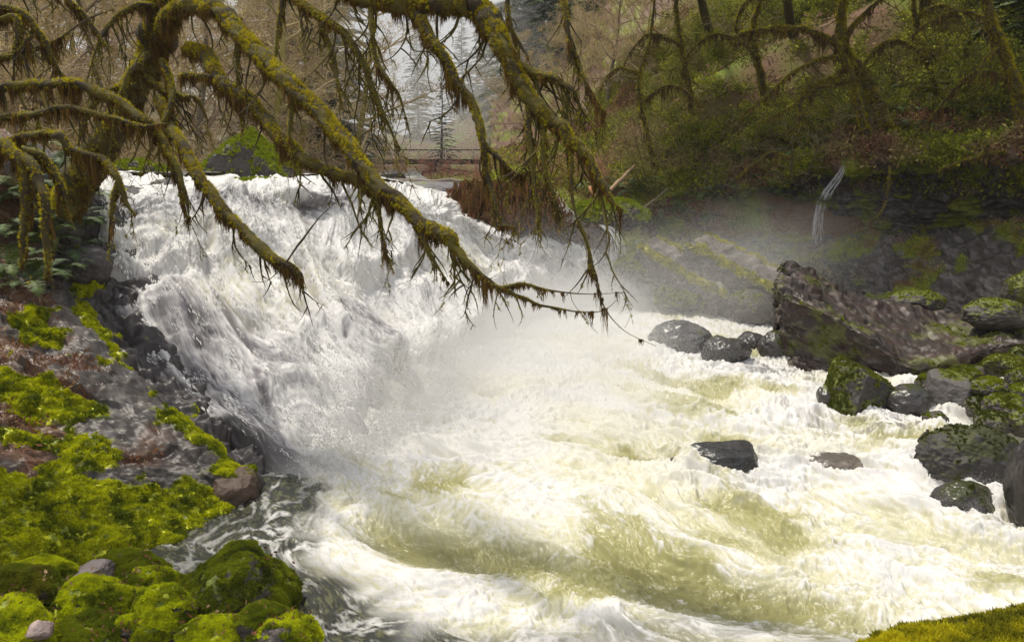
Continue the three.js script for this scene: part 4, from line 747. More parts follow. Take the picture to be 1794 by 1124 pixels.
// the big mossy maple that leans over the falls
{
  const o = thing('mossy_maple', 'large leaning maple with moss-wrapped limbs arching over the falls', 'tree', at(120, 335, 12.3));
  branch(o, 'trunk', { pts: [[110, 360, 12.3, 0.42], [150, 300, 12.1, 0.38], [195, 235, 11.8, 0.33], [235, 155, 11.5, 0.32], [272, 75, 11.2, 0.36], [285, -10, 11, 0.36], [270, -150, 11, 0.3], [300, -380, 11, 0.22], [330, -620, 11, 0.12]], twigs: 14, twigLen: 0.5, fuzz: 0.9 }, 201);
  const B = [
    { pts: [[278, 70, 11.1, 0.2], [300, 22, 10.6, 0.18], [345, 8, 10.2, 0.165], [395, 28, 9.8, 0.165], [450, 88, 9.3, 0.165], [520, 155, 8.8, 0.15], [600, 240, 8.3, 0.14], [660, 320, 7.9, 0.12], [730, 385, 7.6, 0.1], [785, 415, 7.4, 0.115], [800, 440, 7.35, 0.075], [850, 488, 7.2, 0.035], [890, 508, 7.1, 0.03], [960, 537, 7.0, 0.018], [1045, 546, 6.9, 0.006], [1082, 525, 6.85, 0.003]], twigs: 22, twigLen: 0.7, bare: 0.86, upTo: 0.82 },
    { pts: [[880, 502, 7.12, 0.03], [915, 497, 7.05, 0.03], [960, 508, 7, 0.018], [1030, 515, 6.9, 0.007], [1095, 512, 6.85, 0.003]], bare: 0.45, twigs: 3, twigLen: 0.35 },
    { pts: [[330, 88, 10.8, 0.15], [362, 92, 10.4, 0.145], [382, 135, 10, 0.135], [395, 150, 9.9, 0.14], [440, 175, 9.6, 0.115], [490, 240, 9.2, 0.11], [540, 285, 8.9, 0.1], [600, 305, 8.6, 0.085], [650, 332, 8.3, 0.075], [690, 360, 8.1, 0.05]], twigs: 13, twigLen: 0.7 },
    { pts: [[282, 175, 11, 0.14], [308, 240, 10.3, 0.12], [350, 310, 9.8, 0.115], [400, 375, 9.4, 0.105], [450, 430, 9.1, 0.1], [497, 462, 8.9, 0.085], [520, 475, 8.85, 0.06], [526, 490, 8.8, 0.03]], twigs: 9, twigLen: 0.55 },
    { pts: [[440, 494, 8.9, 0.004], [470, 490, 8.9, 0.008], [500, 460, 8.85, 0.014], [525, 425, 8.8, 0.02], [560, 380, 8.7, 0.01], [600, 345, 8.6, 0.003]], bare: 0.05, fuzz: 0.5, wisp: 0 },
    { pts: [[285, -60, 11, 0.26], [420, -110, 10, 0.2], [560, -50, 9, 0.18], [640, -8, 8.6, 0.16], [720, 8, 8.3, 0.165], [800, 6, 8.1, 0.185], [845, 20, 8, 0.2], [880, 75, 7.8, 0.15], [910, 140, 7.7, 0.13], [950, 200, 7.6, 0.115], [1000, 240, 7.5, 0.1], [1035, 285, 7.4, 0.07], [1060, 330, 7.3, 0.045], [1090, 370, 7.2, 0.015]], twigs: 26, twigLen: 0.9 },
    { pts: [[725, 20, 8.3, 0.11], [755, 70, 8.1, 0.085], [800, 130, 8, 0.075], [830, 190, 7.9, 0.07], [848, 255, 7.8, 0.06], [855, 310, 7.8, 0.042], [870, 370, 7.7, 0.03], [882, 402, 7.7, 0.008]], twigs: 10, twigLen: 0.5 },
    { pts: [[849, 258, 7.8, 0.045], [875, 280, 7.75, 0.035], [905, 305, 7.7, 0.022], [930, 300, 7.7, 0.006]], twigs: 6, twigLen: 0.5 },
    { pts: [[925, 185, 7.65, 0.06], [930, 250, 7.6, 0.05], [937, 330, 7.55, 0.035], [945, 395, 7.5, 0.012]], twigs: 15, twigLen: 0.45 },
    { pts: [[955, 210, 7.6, 0.05], [950, 280, 7.55, 0.04], [970, 340, 7.5, 0.025], [985, 395, 7.5, 0.008]], twigs: 14, twigLen: 0.45 },
    { pts: [[1000, 245, 7.5, 0.045], [1000, 310, 7.45, 0.03], [1010, 380, 7.4, 0.02], [1030, 430, 7.4, 0.022], [1036, 462, 7.4, 0.04], [1045, 490, 7.35, 0.014], [1060, 540, 7.3, 0.009], [1095, 580, 7.2, 0.006], [1150, 606, 7.1, 0.003]], twigs: 4, twigLen: 0.25, bare: 0.62, upTo: 0.6 },
    { pts: [[905, 110, 7.75, 0.08], [935, 130, 7.7, 0.07], [975, 138, 7.6, 0.05], [1005, 158, 7.5, 0.035], [1020, 200, 7.5, 0.012]], twigs: 16, twigLen: 0.6 },
    { pts: [[480, -70, 9.6, 0.1], [520, -5, 9.2, 0.08], [560, 25, 9, 0.075], [605, 60, 8.8, 0.06], [635, 110, 8.7, 0.055], [650, 150, 8.7, 0.045], [672, 200, 8.6, 0.03], [700, 260, 8.6, 0.012]], twigs: 19, twigLen: 0.85 },
    { pts: [[655, -30, 8.6, 0.07], [652, 40, 8.5, 0.05], [658, 105, 8.5, 0.045], [680, 140, 8.4, 0.035], [700, 170, 8.4, 0.022], [720, 240, 8.4, 0.006]], twigs: 14, twigLen: 0.6 },
    { pts: [[560, 25, 9, 0.05], [580, 90, 9, 0.04], [592, 150, 8.9, 0.03], [600, 190, 8.9, 0.008]], twigs: 8, twigLen: 0.45 },
    { pts: [[985, -40, 7.6, 0.05], [995, 60, 7.5, 0.035], [1010, 100, 7.5, 0.03], [1030, 150, 7.4, 0.02], [1060, 200, 7.4, 0.006]], twigs: 24, twigLen: 0.6 },
    { pts: [[890, -50, 7.8, 0.05], [893, 30, 7.8, 0.035], [912, 80, 7.8, 0.03], [925, 100, 7.7, 0.01]], twigs: 7, twigLen: 0.5 },
    { pts: [[420, 30, 9.9, 0.05], [415, 90, 9.8, 0.04], [418, 160, 9.8, 0.03], [425, 235, 9.7, 0.008]], twigs: 6, twigLen: 0.4 },
    { pts: [[500, -40, 9.3, 0.06], [488, 60, 9.2, 0.04], [478, 130, 9.2, 0.015]], twigs: 6, twigLen: 0.5 },
    { pts: [[520, 160, 8.9, 0.05], [505, 230, 8.8, 0.035], [520, 260, 8.8, 0.012]], twigs: 7, twigLen: 0.5 },
    { pts: [[655, 325, 7.95, 0.05], [665, 370, 7.9, 0.035], [672, 425, 7.9, 0.02], [690, 480, 7.8, 0.005]], twigs: 7, twigLen: 0.4 },
    { pts: [[740, 395, 7.55, 0.06], [752, 440, 7.5, 0.035], [768, 470, 7.5, 0.02], [788, 500, 7.5, 0.005]], twigs: 6, twigLen: 0.35 },
    { pts: [[870, 395, 7.7, 0.02], [905, 400, 7.6, 0.012], [875, 440, 7.6, 0.004]], twigs: 5, twigLen: 0.35 },
    { pts: [[262, 95, 11.1, 0.09], [232, 118, 10.7, 0.075], [212, 160, 10.5, 0.055], [200, 215, 10.4, 0.03], [192, 262, 10.4, 0.008]], twigs: 12, twigLen: 0.6 },
    { pts: [[285, 110, 11, 0.08], [300, 150, 10.6, 0.07], [292, 200, 10.4, 0.05], [268, 245, 10.3, 0.03], [250, 300, 10.3, 0.008]], twigs: 12, twigLen: 0.55 },
    { pts: [[240, 150, 11.3, 0.09], [200, 155, 10.9, 0.07], [160, 185, 10.6, 0.05], [140, 235, 10.5, 0.03], [135, 280, 10.5, 0.008]], twigs: 12, twigLen: 0.55 },
    { pts: [[280, 20, 11, 0.08], [235, 10, 10.6, 0.07], [190, 40, 10.4, 0.05], [165, 95, 10.3, 0.03], [150, 150, 10.3, 0.008]], twigs: 14, twigLen: 0.6 },
    { pts: [[250, 130, 11.3, 0.06], [300, 165, 10.8, 0.05], [345, 175, 10.5, 0.03], [365, 215, 10.4, 0.008]], twigs: 8, twigLen: 0.5 },
    { pts: [[380, 135, 10, 0.05], [335, 130, 10.2, 0.06], [315, 135, 10.4, 0.05]], twigs: 3, twigLen: 0.3 },
  ];
  B.forEach((b, i) => branch(o, 'branch', b, 210 + i));
}
// the tree at the left edge with limbs hung in moss
{
  const o = thing('mossy_alder', 'left-edge tree whose low limbs hang thick with moss', 'tree', at(-330, 520, 9.4));
  branch(o, 'trunk', { pts: [[-330, 560, 9.4, 0.32], [-300, 380, 9, 0.28], [-260, 220, 8.6, 0.26], [-220, 20, 8.4, 0.22], [-180, -250, 8.4, 0.14]], twigs: 4 }, 250);
  const B = [
    { pts: [[-250, 240, 8.6, 0.12], [-120, 195, 8, 0.1], [0, 160, 7.6, 0.08], [60, 148, 7.5, 0.075], [130, 145, 7.4, 0.07], [190, 170, 7.3, 0.07], [250, 203, 7.2, 0.065], [280, 240, 7.2, 0.06], [303, 280, 7.15, 0.045], [322, 330, 7.1, 0.03], [332, 385, 7.1, 0.008]], twigs: 14, twigLen: 0.45 },
    { pts: [[-270, 280, 8.6, 0.08], [-120, 235, 7.8, 0.06], [0, 207, 7.4, 0.05], [60, 198, 7.3, 0.048], [110, 190, 7.2, 0.045], [170, 200, 7.2, 0.04], [240, 218, 7.1, 0.035], [290, 216, 7.1, 0.01]], twigs: 9, twigLen: 0.35 },
    { pts: [[-280, 330, 8.6, 0.09], [-120, 290, 7.6, 0.06], [0, 250, 7.0, 0.05], [60, 237, 6.9, 0.05], [103, 235, 6.8, 0.055], [125, 262, 6.8, 0.05], [180, 280, 6.8, 0.05], [205, 310, 6.7, 0.045], [215, 345, 6.7, 0.035], [236, 378, 6.7, 0.01]], twigs: 9, twigLen: 0.3 },
    { pts: [[-290, 380, 8.6, 0.1], [-120, 290, 7.2, 0.075], [-20, 258, 6.6, 0.075], [28, 268, 6.4, 0.075], [42, 310, 6.4, 0.075], [44, 360, 6.4, 0.065], [40, 430, 6.4, 0.04], [36, 470, 6.4, 0.01]], twigs: 4, twigLen: 0.25 },
    { pts: [[30, 270, 6.4, 0.06], [62, 300, 6.35, 0.065], [78, 350, 6.3, 0.065], [82, 410, 6.3, 0.055], [85, 460, 6.3, 0.03], [78, 490, 6.3, 0.008]], twigs: 4, twigLen: 0.25 },
    { pts: [[35, 262, 6.4, 0.05], [80, 280, 6.5, 0.05], [103, 320, 6.5, 0.045], [114, 360, 6.5, 0.02]], twigs: 4, twigLen: 0.25 },
    { pts: [[207, 318, 6.7, 0.045], [197, 360, 6.7, 0.04], [192, 410, 6.7, 0.018], [190, 440, 6.7, 0.004]], twigs: 4, twigLen: 0.25 },
    { pts: [[262, 225, 7.2, 0.04], [300, 290, 7.2, 0.03], [318, 345, 7.2, 0.02], [330, 390, 7.2, 0.006]], twigs: 5, twigLen: 0.3 },
    { pts: [[-230, 60, 8.5, 0.09], [-60, 10, 8.4, 0.07], [30, 20, 8.3, 0.06], [70, 60, 8.3, 0.05], [95, 110, 8.3, 0.035], [120, 150, 8.3, 0.01]], twigs: 16, twigLen: 0.6 },
    { pts: [[-230, -20, 8.5, 0.08], [-40, -40, 9, 0.06], [80, -20, 9.2, 0.05], [150, 30, 9.2, 0.04], [190, 90, 9.2, 0.012]], twigs: 16, twigLen: 0.6 },
    { pts: [[-250, 170, 8.5, 0.07], [-80, 120, 8.4, 0.06], [20, 100, 8.3, 0.045], [90, 75, 8.4, 0.03], [150, 35, 8.5, 0.016], [200, 15, 8.6, 0.005]], twigs: 8, twigLen: 0.5, bare: 0.6 },
    { pts: [[-260, 120, 8.5, 0.08], [-100, 80, 8, 0.06], [20, 30, 7.8, 0.05], [30, 90, 7.8, 0.05], [55, 60, 7.8, 0.03]], twigs: 12, twigLen: 0.6 },
  ];
  B.forEach((b, i) => branch(o, 'branch', b, 260 + i));
}
// ---------------------------------------------------------------- woods, shrubs, ferns
console.log('woods');
function grow(r, mb, p, d, len, rad, lvl, o, tips) {
  const n = Math.max(3, Math.round(len / o.step[lvl])), P = [p.clone()], R = [rad]; let q = p.clone(); d = d.clone();
  const kids = o.kids[lvl] ?? 0;
  for (let i = 1; i <= n; i++) {
    d.add(V((r() - 0.5) * o.wander[lvl], (r() - 0.5) * o.wander[lvl] * 0.7 + (o.lift[lvl] ?? 0), (r() - 0.5) * o.wander[lvl])).normalize();
    q = q.clone().addScaledVector(d, len / n); P.push(q); R.push(Math.max(o.least ?? 0.004, rad * (1 - 0.85 * i / n)));
  }
  const seg = [8, 5, 3, 3][lvl] ?? 3;
  (Array.isArray(mb) ? mb[Math.min(lvl, mb.length - 1)] : mb).tube(P, R, seg, (t, x) => o.color(lvl, x, r));
  if (lvl >= o.levels) { tips.push(q, P[Math.floor(n / 2)]); return; }
  if (lvl >= o.levels - 1) tips.push(q);
  for (let k = 0; k < kids; k++) {
    const t = (o.from[lvl] ?? 0.2) + (1 - (o.from[lvl] ?? 0.2)) * (k + r()) / kids, i = Math.min(n - 1, Math.floor(t * n)), T = P[i + 1].clone().sub(P[i]).normalize();
    const a = r() * 6.283, s = V(Math.cos(a), (r() - 0.3) * 0.6, Math.sin(a)); s.addScaledVector(T, -s.dot(T)).normalize();
    grow(r, mb, P[i].clone().lerp(P[i + 1], r()), T.multiplyScalar(o.along[lvl]).add(s).normalize(), len * (o.ratio[lvl] * (0.6 + 0.7 * r())) * (1 - 0.4 * t), R[i] * 0.55, lvl + 1, o, tips);
  }
}
const jit = (c, r, k = 0.4) => { const v = 1 - k / 2 + k * r(); return [c[0] * v, c[1] * v, c[2] * v]; };
const leafGeo = (() => { // a spray of small leaves
  const r = rng(54), mb = new MB();
  for (let k = 0; k < 16; k++) {
    const c = V(r() - 0.5, r() - 0.5, r() - 0.5).normalize().multiplyScalar(0.2 * Math.cbrt(r())), a = V(r() - 0.5, r() - 0.7, r() - 0.5).normalize(), b = V(r() - 0.5, r() - 0.5, r() - 0.5).cross(a).normalize(), l = 0.03 + 0.035 * r(), w = l * 0.42, v = 0.6 + 0.8 * r(), col = [v, v, v];
    mb.quad(c, c.clone().addScaledVector(a, l).addScaledVector(b, w), c.clone().addScaledVector(a, 2 * l), c.clone().addScaledVector(a, l).addScaledVector(b, -w), col);
  }
  return mb.geo();
})();
const boughGeo = (() => { // a flat drooping conifer bough along +x, one metre
  const r = rng(55), mb = new MB(), stem = t => V(t, 0.06 * Math.sin(t * 2.5) - 0.28 * t * t, 0);
  mb.tube(range(0, 1, 6).map(stem), [0.014, 0.011, 0.009, 0.007, 0.005, 0.003], 3, [0.5, 0.4, 0.3]);
  for (let k = 0; k < 46; k++) {
    const t = 0.08 + 0.92 * (k + r()) / 46, s = k % 2 ? 1 : -1, p = stem(t), l = (0.34 * (1 - 0.75 * t) + 0.05) * (0.6 + 0.7 * r()), e = p.clone().add(V(l * (0.55 + 0.3 * r()), -0.10 * l - 0.08 * r(), s * l)), w = V(0.026 + 0.02 * r(), 0.012 * (r() - 0.5), 0), v = 0.6 + 0.7 * r(), m = p.clone().lerp(e, 0.55).add(V(0, -0.03 * r(), 0));
    mb.quad(p.clone().sub(w), p.clone().add(w), m.clone().addScaledVector(w, 1.1), m.clone().addScaledVector(w, -0.9), [v, v, v]); mb.tri(m.clone().addScaledVector(w, -0.9), m.clone().addScaledVector(w, 1.1), e, [v, v, v]);
  }
  return mb.geo();
})();
// describe a plant of the right slope by what stands nearest to it in the view
const marks = [[1530, 170, 'the double-leaning trunk'], [1478, 255, 'the trickle'], [1770, 110, 'the upper right mossy tree'], [1330, 90, 'the forked mossy trunk'], [1205, 120, 'the thin mossy tree'], [1350, 275, 'the arched dead branch'], [1620, 300, 'the undercut wall'], [1090, 310, 'the pale barkless log'], [1640, 200, 'the long bare limb']];
function beside(list, look) {
  const rows = list.map(([px, py], i) => { const m = marks.map(k => [Math.hypot(k[0] - px, k[1] - py), k]).sort((a, b) => a[0] - b[0])[0], dx = px - m[1][0], dy = py - m[1][1]; const v = Math.abs(dy) > 0.45 * Math.abs(dx) ? (dy < 0 ? 'above' : 'below') : '', h = Math.abs(dx) > 0.45 * Math.abs(dy) ? (dx < 0 ? 'left' : 'right') : ''; return { i, d: m[0], t: `${v && h ? v + ' and ' + h + ' of' : h ? h + ' of' : v} ${m[1][2]}` }; });
  const out = []; for (const t of new Set(rows.map(r => r.t))) { const g = rows.filter(r => r.t === t).sort((a, b) => a.d - b.d); g.forEach((r, k) => out[r.i] = `${look} ${t}${g.length > 1 ? ', ' + (k === 0 ? 'nearest to it' : k === g.length - 1 ? 'farthest from it' : ordinals[k] + ' out from it') : ''}`); }
  return out;
}
// ---- conifers
function conifer(label, pos, h, seed, col, group, dense = 1) {
  const r = rng(seed), o = thing('conifer', label, 'conifer', pos, group), mb = new MB(), L = [];
  mb.tube(range(0, 1, 9).map(t => V(noise(t * 2, seed, 1) * 0.3, h * t - 0.5, noise(t * 2, seed, 5) * 0.3)), range(0, 1, 9).map(t => 0.014 * h * (1 - t) + 0.02), 7, BARK);
  add('trunk', mb.geo(), M.bark, o);
  const n = Math.round(h * 17 * dense);
  for (let k = 0; k < n; k++) {
    const t = 0.06 + 0.94 * Math.pow((k + r()) / n, 0.85), a = r() * 6.283, len = h * (0.17 * Math.pow(1 - t, 0.8) + 0.015) * (0.6 + 0.7 * r()), q = new THREE.Quaternion().setFromEuler(new THREE.Euler(0, a, 0.16 - 0.4 * (1 - t) * r() + 0.25 * t, 'YXZ'));
    L.push({ p: V(0, h * t - 0.5, 0), q, s: V(len, len * 0.9, len * 0.95), c: jit(col, r, 0.7) });
  }
  copies('crown', boughGeo, M.leaf, L, o);
}
{
  const far = 'conifers behind the upper river', G1 = [0.075, 0.11, 0.05], G2 = [0.105, 0.135, 0.055];
  const list = [[470, 58, 21], [520, 66, 24], [560, 52, 17], [595, 74, 27], [735, 118, 17], [775, 62, 8.5], [812, 124, 16], [850, 112, 18], [905, 84, 22], [950, 66, 25], [985, 88, 29], [1030, 56, 25], [1070, 64, 29]];
  list.forEach(([px, d, h], i) => { const p = at(px, 300, d); p.y = terrainY(p.x, p.z) - 0.2; conifer(`hazy conifer across the upper river, ${ordinals[i]} of the far row from the left`, p, h, 300 + i, i % 3 ? G1 : G2, far, 0.9); });
  const near = 'dark conifers on the right slope';
  [[1880, 80, 15]].forEach(([px, py, h], i) => { const p = onBank(px, py); conifer(`dark conifer at the top right corner of the slope`, p, h, 330 + i, [0.08, 0.115, 0.035], near, 2.2); });
}
// ---- bare broadleaf trees and brushwood
const bareColor = (a, b) => (lvl, p, r) => jit(mix3(a, b, clamp(lvl / 2.2 + noise(p.x, p.y, p.z) * 0.5)), r, 0.5);
function bareProto(h, seed, a, b, big) {
  const r = rng(seed), trunk = new MB(), limbs = new MB(), twigs = new MB(), tips = [];
  grow(r, [trunk, limbs, twigs], V(0, -0.4, 0), V((r() - 0.5) * 0.3, 1, (r() - 0.5) * 0.3).normalize(), h, h * 0.016, 0, { step: [h / 9, 0.5, 0.3, 0.2], levels: 3, kids: [big ? 22 : 12, 9, 8], wander: [0.25, 0.42, 0.55, 0.6], lift: [0.02, 0.03, 0.0, -0.03], from: [0.18, 0.15, 0.1], along: [0.5, 0.8, 0.9], ratio: [0.42, 0.5, 0.55], least: 0.006, color: bareColor(a, b) }, tips);
  const q = rng(seed + 9), L = []; for (const t of tips) if (q() < 0.3) L.push({ p: t, q: new THREE.Quaternion(q() - 0.5, q() - 0.5, q() - 0.5, q() - 0.5).normalize(), s: 0.5 + 0.6 * q(), c: jit(mix3([0.55, 0.42, 0.24], [0.34, 0.33, 0.06], q() * q()), q, 0.6) });
  return { trunk: trunk.geo(), limbs: limbs.geo(), twigs: twigs.geo(), leaves: L };
}
function shrubProto(h, seed, a, b, stems = 9) {
  const r = rng(seed), st = new MB(), twigs = new MB(), tips = [];
  for (let k = 0; k < stems; k++) { const an = r() * 6.283; grow(r, [st, twigs], V(Math.cos(an) * 0.2, -0.2, Math.sin(an) * 0.2), V(Math.cos(an) * 0.7, 1.0, Math.sin(an) * 0.7).normalize(), h * (0.7 + 0.5 * r()), 0.018, 0, { step: [0.25, 0.18, 0.15], levels: 2, kids: [11, 6], wander: [0.3, 0.5, 0.6], lift: [-0.03, -0.01, 0], from: [0.15, 0.1], along: [0.7, 0.9], ratio: [0.42, 0.5], least: 0.004, color: bareColor(a, b) }, tips); }
  return { stems: st.geo(), twigs: twigs.geo(), tips };
}
{
  const A = [0.26, 0.22, 0.05], Bc = [0.46, 0.36, 0.23], P = [bareProto(10, 401, A, Bc, true), bareProto(9, 402, A, [0.44, 0.36, 0.2], true), bareProto(11, 403, [0.09, 0.08, 0.05], [0.48, 0.36, 0.26], true)];
  const place = (name, label, cat, p, proto, s, yaw, group, mat = M.bark) => { const o = thing(name, label, cat, p, group); o.scale.setScalar(s); o.rotation.y = yaw; for (const k of Object.keys(proto)) if (proto[k].isBufferGeometry) add(k, proto[k], mat, o, k === 'twigs' ? 'stuff' : undefined); if (proto.leaves) copies('catkins', leafGeo, M.leaf, proto.leaves, o); return o; };
  const r = rng(404);
  const left = [[45, 42], [180, 44], [300, 50], [415, 52], [-60, 22], [-10, 27], [25, 19.5], [60, 32], [95, 24], [130, 38], [165, 27], [200, 21], [235, 33], [270, 26], [310, 40], [345, 29], [390, 36], [430, 44], [470, 31], [515, 40], [560, 47], [610, 42]];
  left.sort((a, b) => a[0] - b[0]).forEach(([px, d], i) => { const p = at(px, 300, d); p.y = terrainY(p.x, p.z); place('bare_tree', `bare twiggy tree behind the left bank, ${ordinals[i]} from the left edge`, 'tree', p, P[i % 3], (0.85 + 0.35 * r()) * (d > 38 ? 1.15 : 1), r() * 6.28, 'bare trees behind the left bank'); });
  const ctr = [[890, 54], [930, 46], [975, 40], [1015, 46], [1060, 38], [1105, 36]];
  ctr.forEach(([px, d], i) => { const p = at(px, 300, d); p.y = terrainY(p.x, p.z); place('bare_tree', `bare tree beyond the footbridge, ${ordinals[i]} from the left of that row`, 'tree', p, P[(i + 1) % 3], (0.6 + 0.25 * r()), r() * 6.28, 'bare trees beyond the bridge'); });
  // brushwood: brown thicket left, reddish far bank, grey-brown right bank
  const S = [shrubProto(1.8, 411, [0.2, 0.15, 0.07], [0.48, 0.37, 0.19]), shrubProto(1.8, 412, [0.2, 0.14, 0.08], [0.5, 0.36, 0.21]), shrubProto(1.5, 413, [0.22, 0.10, 0.07], [0.46, 0.21, 0.15])];
  const brush = [[10, 18, 1.2], [50, 21, 1.4], [90, 19, 1.2], [130, 23, 1.5], [170, 20, 1.3], [215, 25, 1.6], [255, 22, 1.4], [300, 27, 1.6], [345, 24, 1.4], [385, 30, 1.7], [420, 27, 1.5], [465, 33, 1.7], [510, 29, 1.4], [560, 36, 1.6], [610, 32, 1.4], [655, 38, 1.5]];
  brush.forEach(([px, d, s], i) => { const p = at(px, 300, d); p.y = terrainY(p.x, p.z) + (d < 26 ? 0.3 : 0); if (d < 26) p.y = Math.max(p.y, 3.0); place('brushwood', `brown brushwood clump behind the falls, ${ordinals[i]} from the left`, 'shrub', p, S[i % 2], s, r() * 6.28, 'brushwood behind the falls'); });
  const red = [[690, 40], [730, 46], [765, 52], [800, 44], [835, 38], [870, 34], [905, 40], [945, 33], [985, 31], [1030, 30], [1075, 29]];
  red.forEach(([px, d], i) => { const p = at(px, 300, d); p.y = Math.max(terrainY(p.x, p.z), 3.2); place('red_shrub', `reddish bare shrub on the far bank, ${ordinals[i]} from the left`, 'shrub', p, S[2], 0.75 + 0.5 * r(), r() * 6.28, 'reddish shrubs on the far bank'); });
  const G = [shrubProto(1.8, 414, [0.13, 0.115, 0.03], [0.34, 0.30, 0.08]), shrubProto(1.8, 415, [0.12, 0.09, 0.05], [0.32, 0.25, 0.12])];
  const right = [[1090, 300], [1130, 275], [1150, 330], [1195, 300], [1235, 250], [1260, 320], [1300, 290], [1330, 230], [1380, 210], [1395, 300], [1430, 150], [1560, 150], [1620, 200], [1660, 120], [1715, 210], [1760, 150], [1240, 130], [1340, 120], [1500, 60], [1700, 50], [1600, 40]];
  const rightL = beside(right, 'tangled bare shrub'); right.forEach(([px, py], i) => { place('slope_shrub', rightL[i], 'shrub', onBank(px, py), G[i % 2], 1.1 + 0.7 * r(), r() * 6.28, 'bare shrubs on the right slope'); });
  // leafy, moss-draped bushes of the right slope
  const bush = shrubProto(1.6, 421, [0.08, 0.07, 0.04], [0.16, 0.14, 0.05], 8), bl = [];
  { const q = rng(422); for (const t of bush.tips) if (q() < 0.75) bl.push({ p: t, q: new THREE.Quaternion(q() - 0.5, q() - 0.5, q() - 0.5, q() - 0.5).normalize(), s: 0.45 + 0.5 * q(), c: jit(mix3([0.48, 0.47, 0.03], [0.13, 0.18, 0.02], q()), q, 0.6) }); }
  const leafed = [[1195, 235], [1265, 290], [1315, 215], [1345, 130], [1390, 150], [1420, 120], [1465, 40], [1510, 190], [1555, 105], [1610, 120], [1665, 60], [1720, 60], [1760, 60], [1785, 110], [1230, 90], [1310, 90], [1400, 20], [1530, 20], [1610, 215], [1750, 205], [1215, 275], [1250, 215], [1285, 235], [1305, 180], [1330, 265], [1355, 170], [1375, 250], [1405, 215], [1440, 235], [1280, 130], [1220, 170], [1170, 190], [1450, 190], [1530, 130], [1590, 170], [1640, 90], [1690, 170], [1560, 60], [1440, 70], [1370, 60], [1735, 110], [1785, 190], [1490, 30], [1270, 50], [1640, 30], [1150, 120]];
  const leafL = beside(leafed, 'yellow-green leafy bush'); leafed.forEach(([px, py], i) => { const o = place('leafy_bush', leafL[i], 'bush', onBank(px, py), bush, 0.95 + 0.6 * r(), r() * 6.28, 'leafy bushes on the right slope'); copies('foliage', leafGeo, M.leaf, bl, o); });
}
// ---- low growth over the slopes
{
  const r = rng(440), bank = scene.children.find(o => o.name === 'right_bank'), S = surfaceSampler(rightGeo), L = [], T = [];
  for (let k = 0; k < 150000; k++) {
    const e = S.pick(r), g = e.c[1] / (e.c[0] + 1e-4), hi = e.p.y > 3.2; if (e.n.y < -0.2 || e.p.z > -14 || e.p.z < -42 || e.p.x > 22 || e.p.y < 0.6 || (!hi && g < 1.05 && (e.p.x > 9.5 || r() < 0.4))) continue;
    const f = fbm(e.p.x * 0.5, e.p.y * 0.5, e.p.z * 0.5, 3);
    const c = f > 0.3 ? mix3([0.34, 0.17, 0.09], [0.2, 0.12, 0.06], r()) : f > 0.12 ? mix3([0.32, 0.27, 0.06], [0.38, 0.28, 0.15], r()) : mix3([0.42, 0.42, 0.02], [0.15, 0.19, 0.02], r());
    L.push({ p: e.p.add(V(0, 0.05 + 0.25 * r() * r(), 0)), q: new THREE.Quaternion(r() - 0.5, r() - 0.5, r() - 0.5, r() - 0.5).normalize(), s: hi ? 0.7 + 1.0 * r() : 0.3 + 0.3 * r(), c: jit(c, r, 0.5) });
  }
  copies('undergrowth', leafGeo, M.leaf, L, bank);
  const ground = scene.children.find(o => o.name === 'ground'), q = rng(441);
  for (let k = 0; k < 14000; k++) { const x = -45 + 65 * q(), z = -19 - 45 * q() * q(); const y = terrainY(x, z); if (y < 3.25) continue; T.push({ p: V(x, y + 0.3 * q() * q(), z), q: new THREE.Quaternion(q() - 0.5, q() - 0.5, q() - 0.5, q() - 0.5).normalize(), s: 0.8 + 1.2 * q(), c: jit(q() < 0.6 ? [0.30, 0.19, 0.11] : [0.22, 0.21, 0.05], q, 0.6) }); }
  copies('undergrowth', leafGeo, M.leaf, T, ground);
}
// ---- ferns
const frondGeo = (() => {
  const mb = new MB(), r = rng(56), stem = t => V(0.75 * Math.sin(t * 1.35), 0.62 * t - 0.62 * t * t * 0.95, 0).multiplyScalar(1.0);
  mb.tube(range(0, 1, 7).map(stem), [0.006, 0.006, 0.005, 0.004, 0.003, 0.002, 0.001], 3, [0.7, 0.6, 0.4]);
  for (let k = 0; k < 22; k++) for (const s of [-1, 1]) {
    const t = 0.1 + 0.9 * k / 22, p = stem(t), T = stem(Math.min(1, t + 0.03)).sub(p).normalize(), l = 0.13 * Math.sin(Math.PI * Math.pow(t, 0.7)) + 0.012, e = p.clone().addScaledVector(T, l * 0.35).add(V(0, -0.03 * r(), s * l)), w = T.clone().multiplyScalar(0.013), v = 0.75 + 0.45 * r();
    mb.quad(p.clone().sub(w), p.clone().add(w), e.clone().addScaledVector(w, 0.5), e.clone().addScaledVector(w, -0.2), [v, v, v]);
  }
  return mb.geo();
})();
const fernMats = [[0.10, 0.16, 0.04], [0.14, 0.2, 0.045], [0.08, 0.13, 0.04]].map(c => { const m = M.frond.clone(); m.color.setRGB(...c); return m; });
function fern(label, p, s, seed, group, n = 13) {
  const r = rng(seed), o = thing('sword_fern', label, 'fern', p, group); o.scale.setScalar(s);
  for (let k = 0; k < n; k++) { const f = add('frond', frondGeo, fernMats[Math.floor(r() * 3)], o); f.rotation.set(0, (k + 0.6 * r()) / n * 6.283, 0.35 - 0.5 * r(), 'YXZ'); f.scale.setScalar(0.75 + 0.5 * r()); }
}
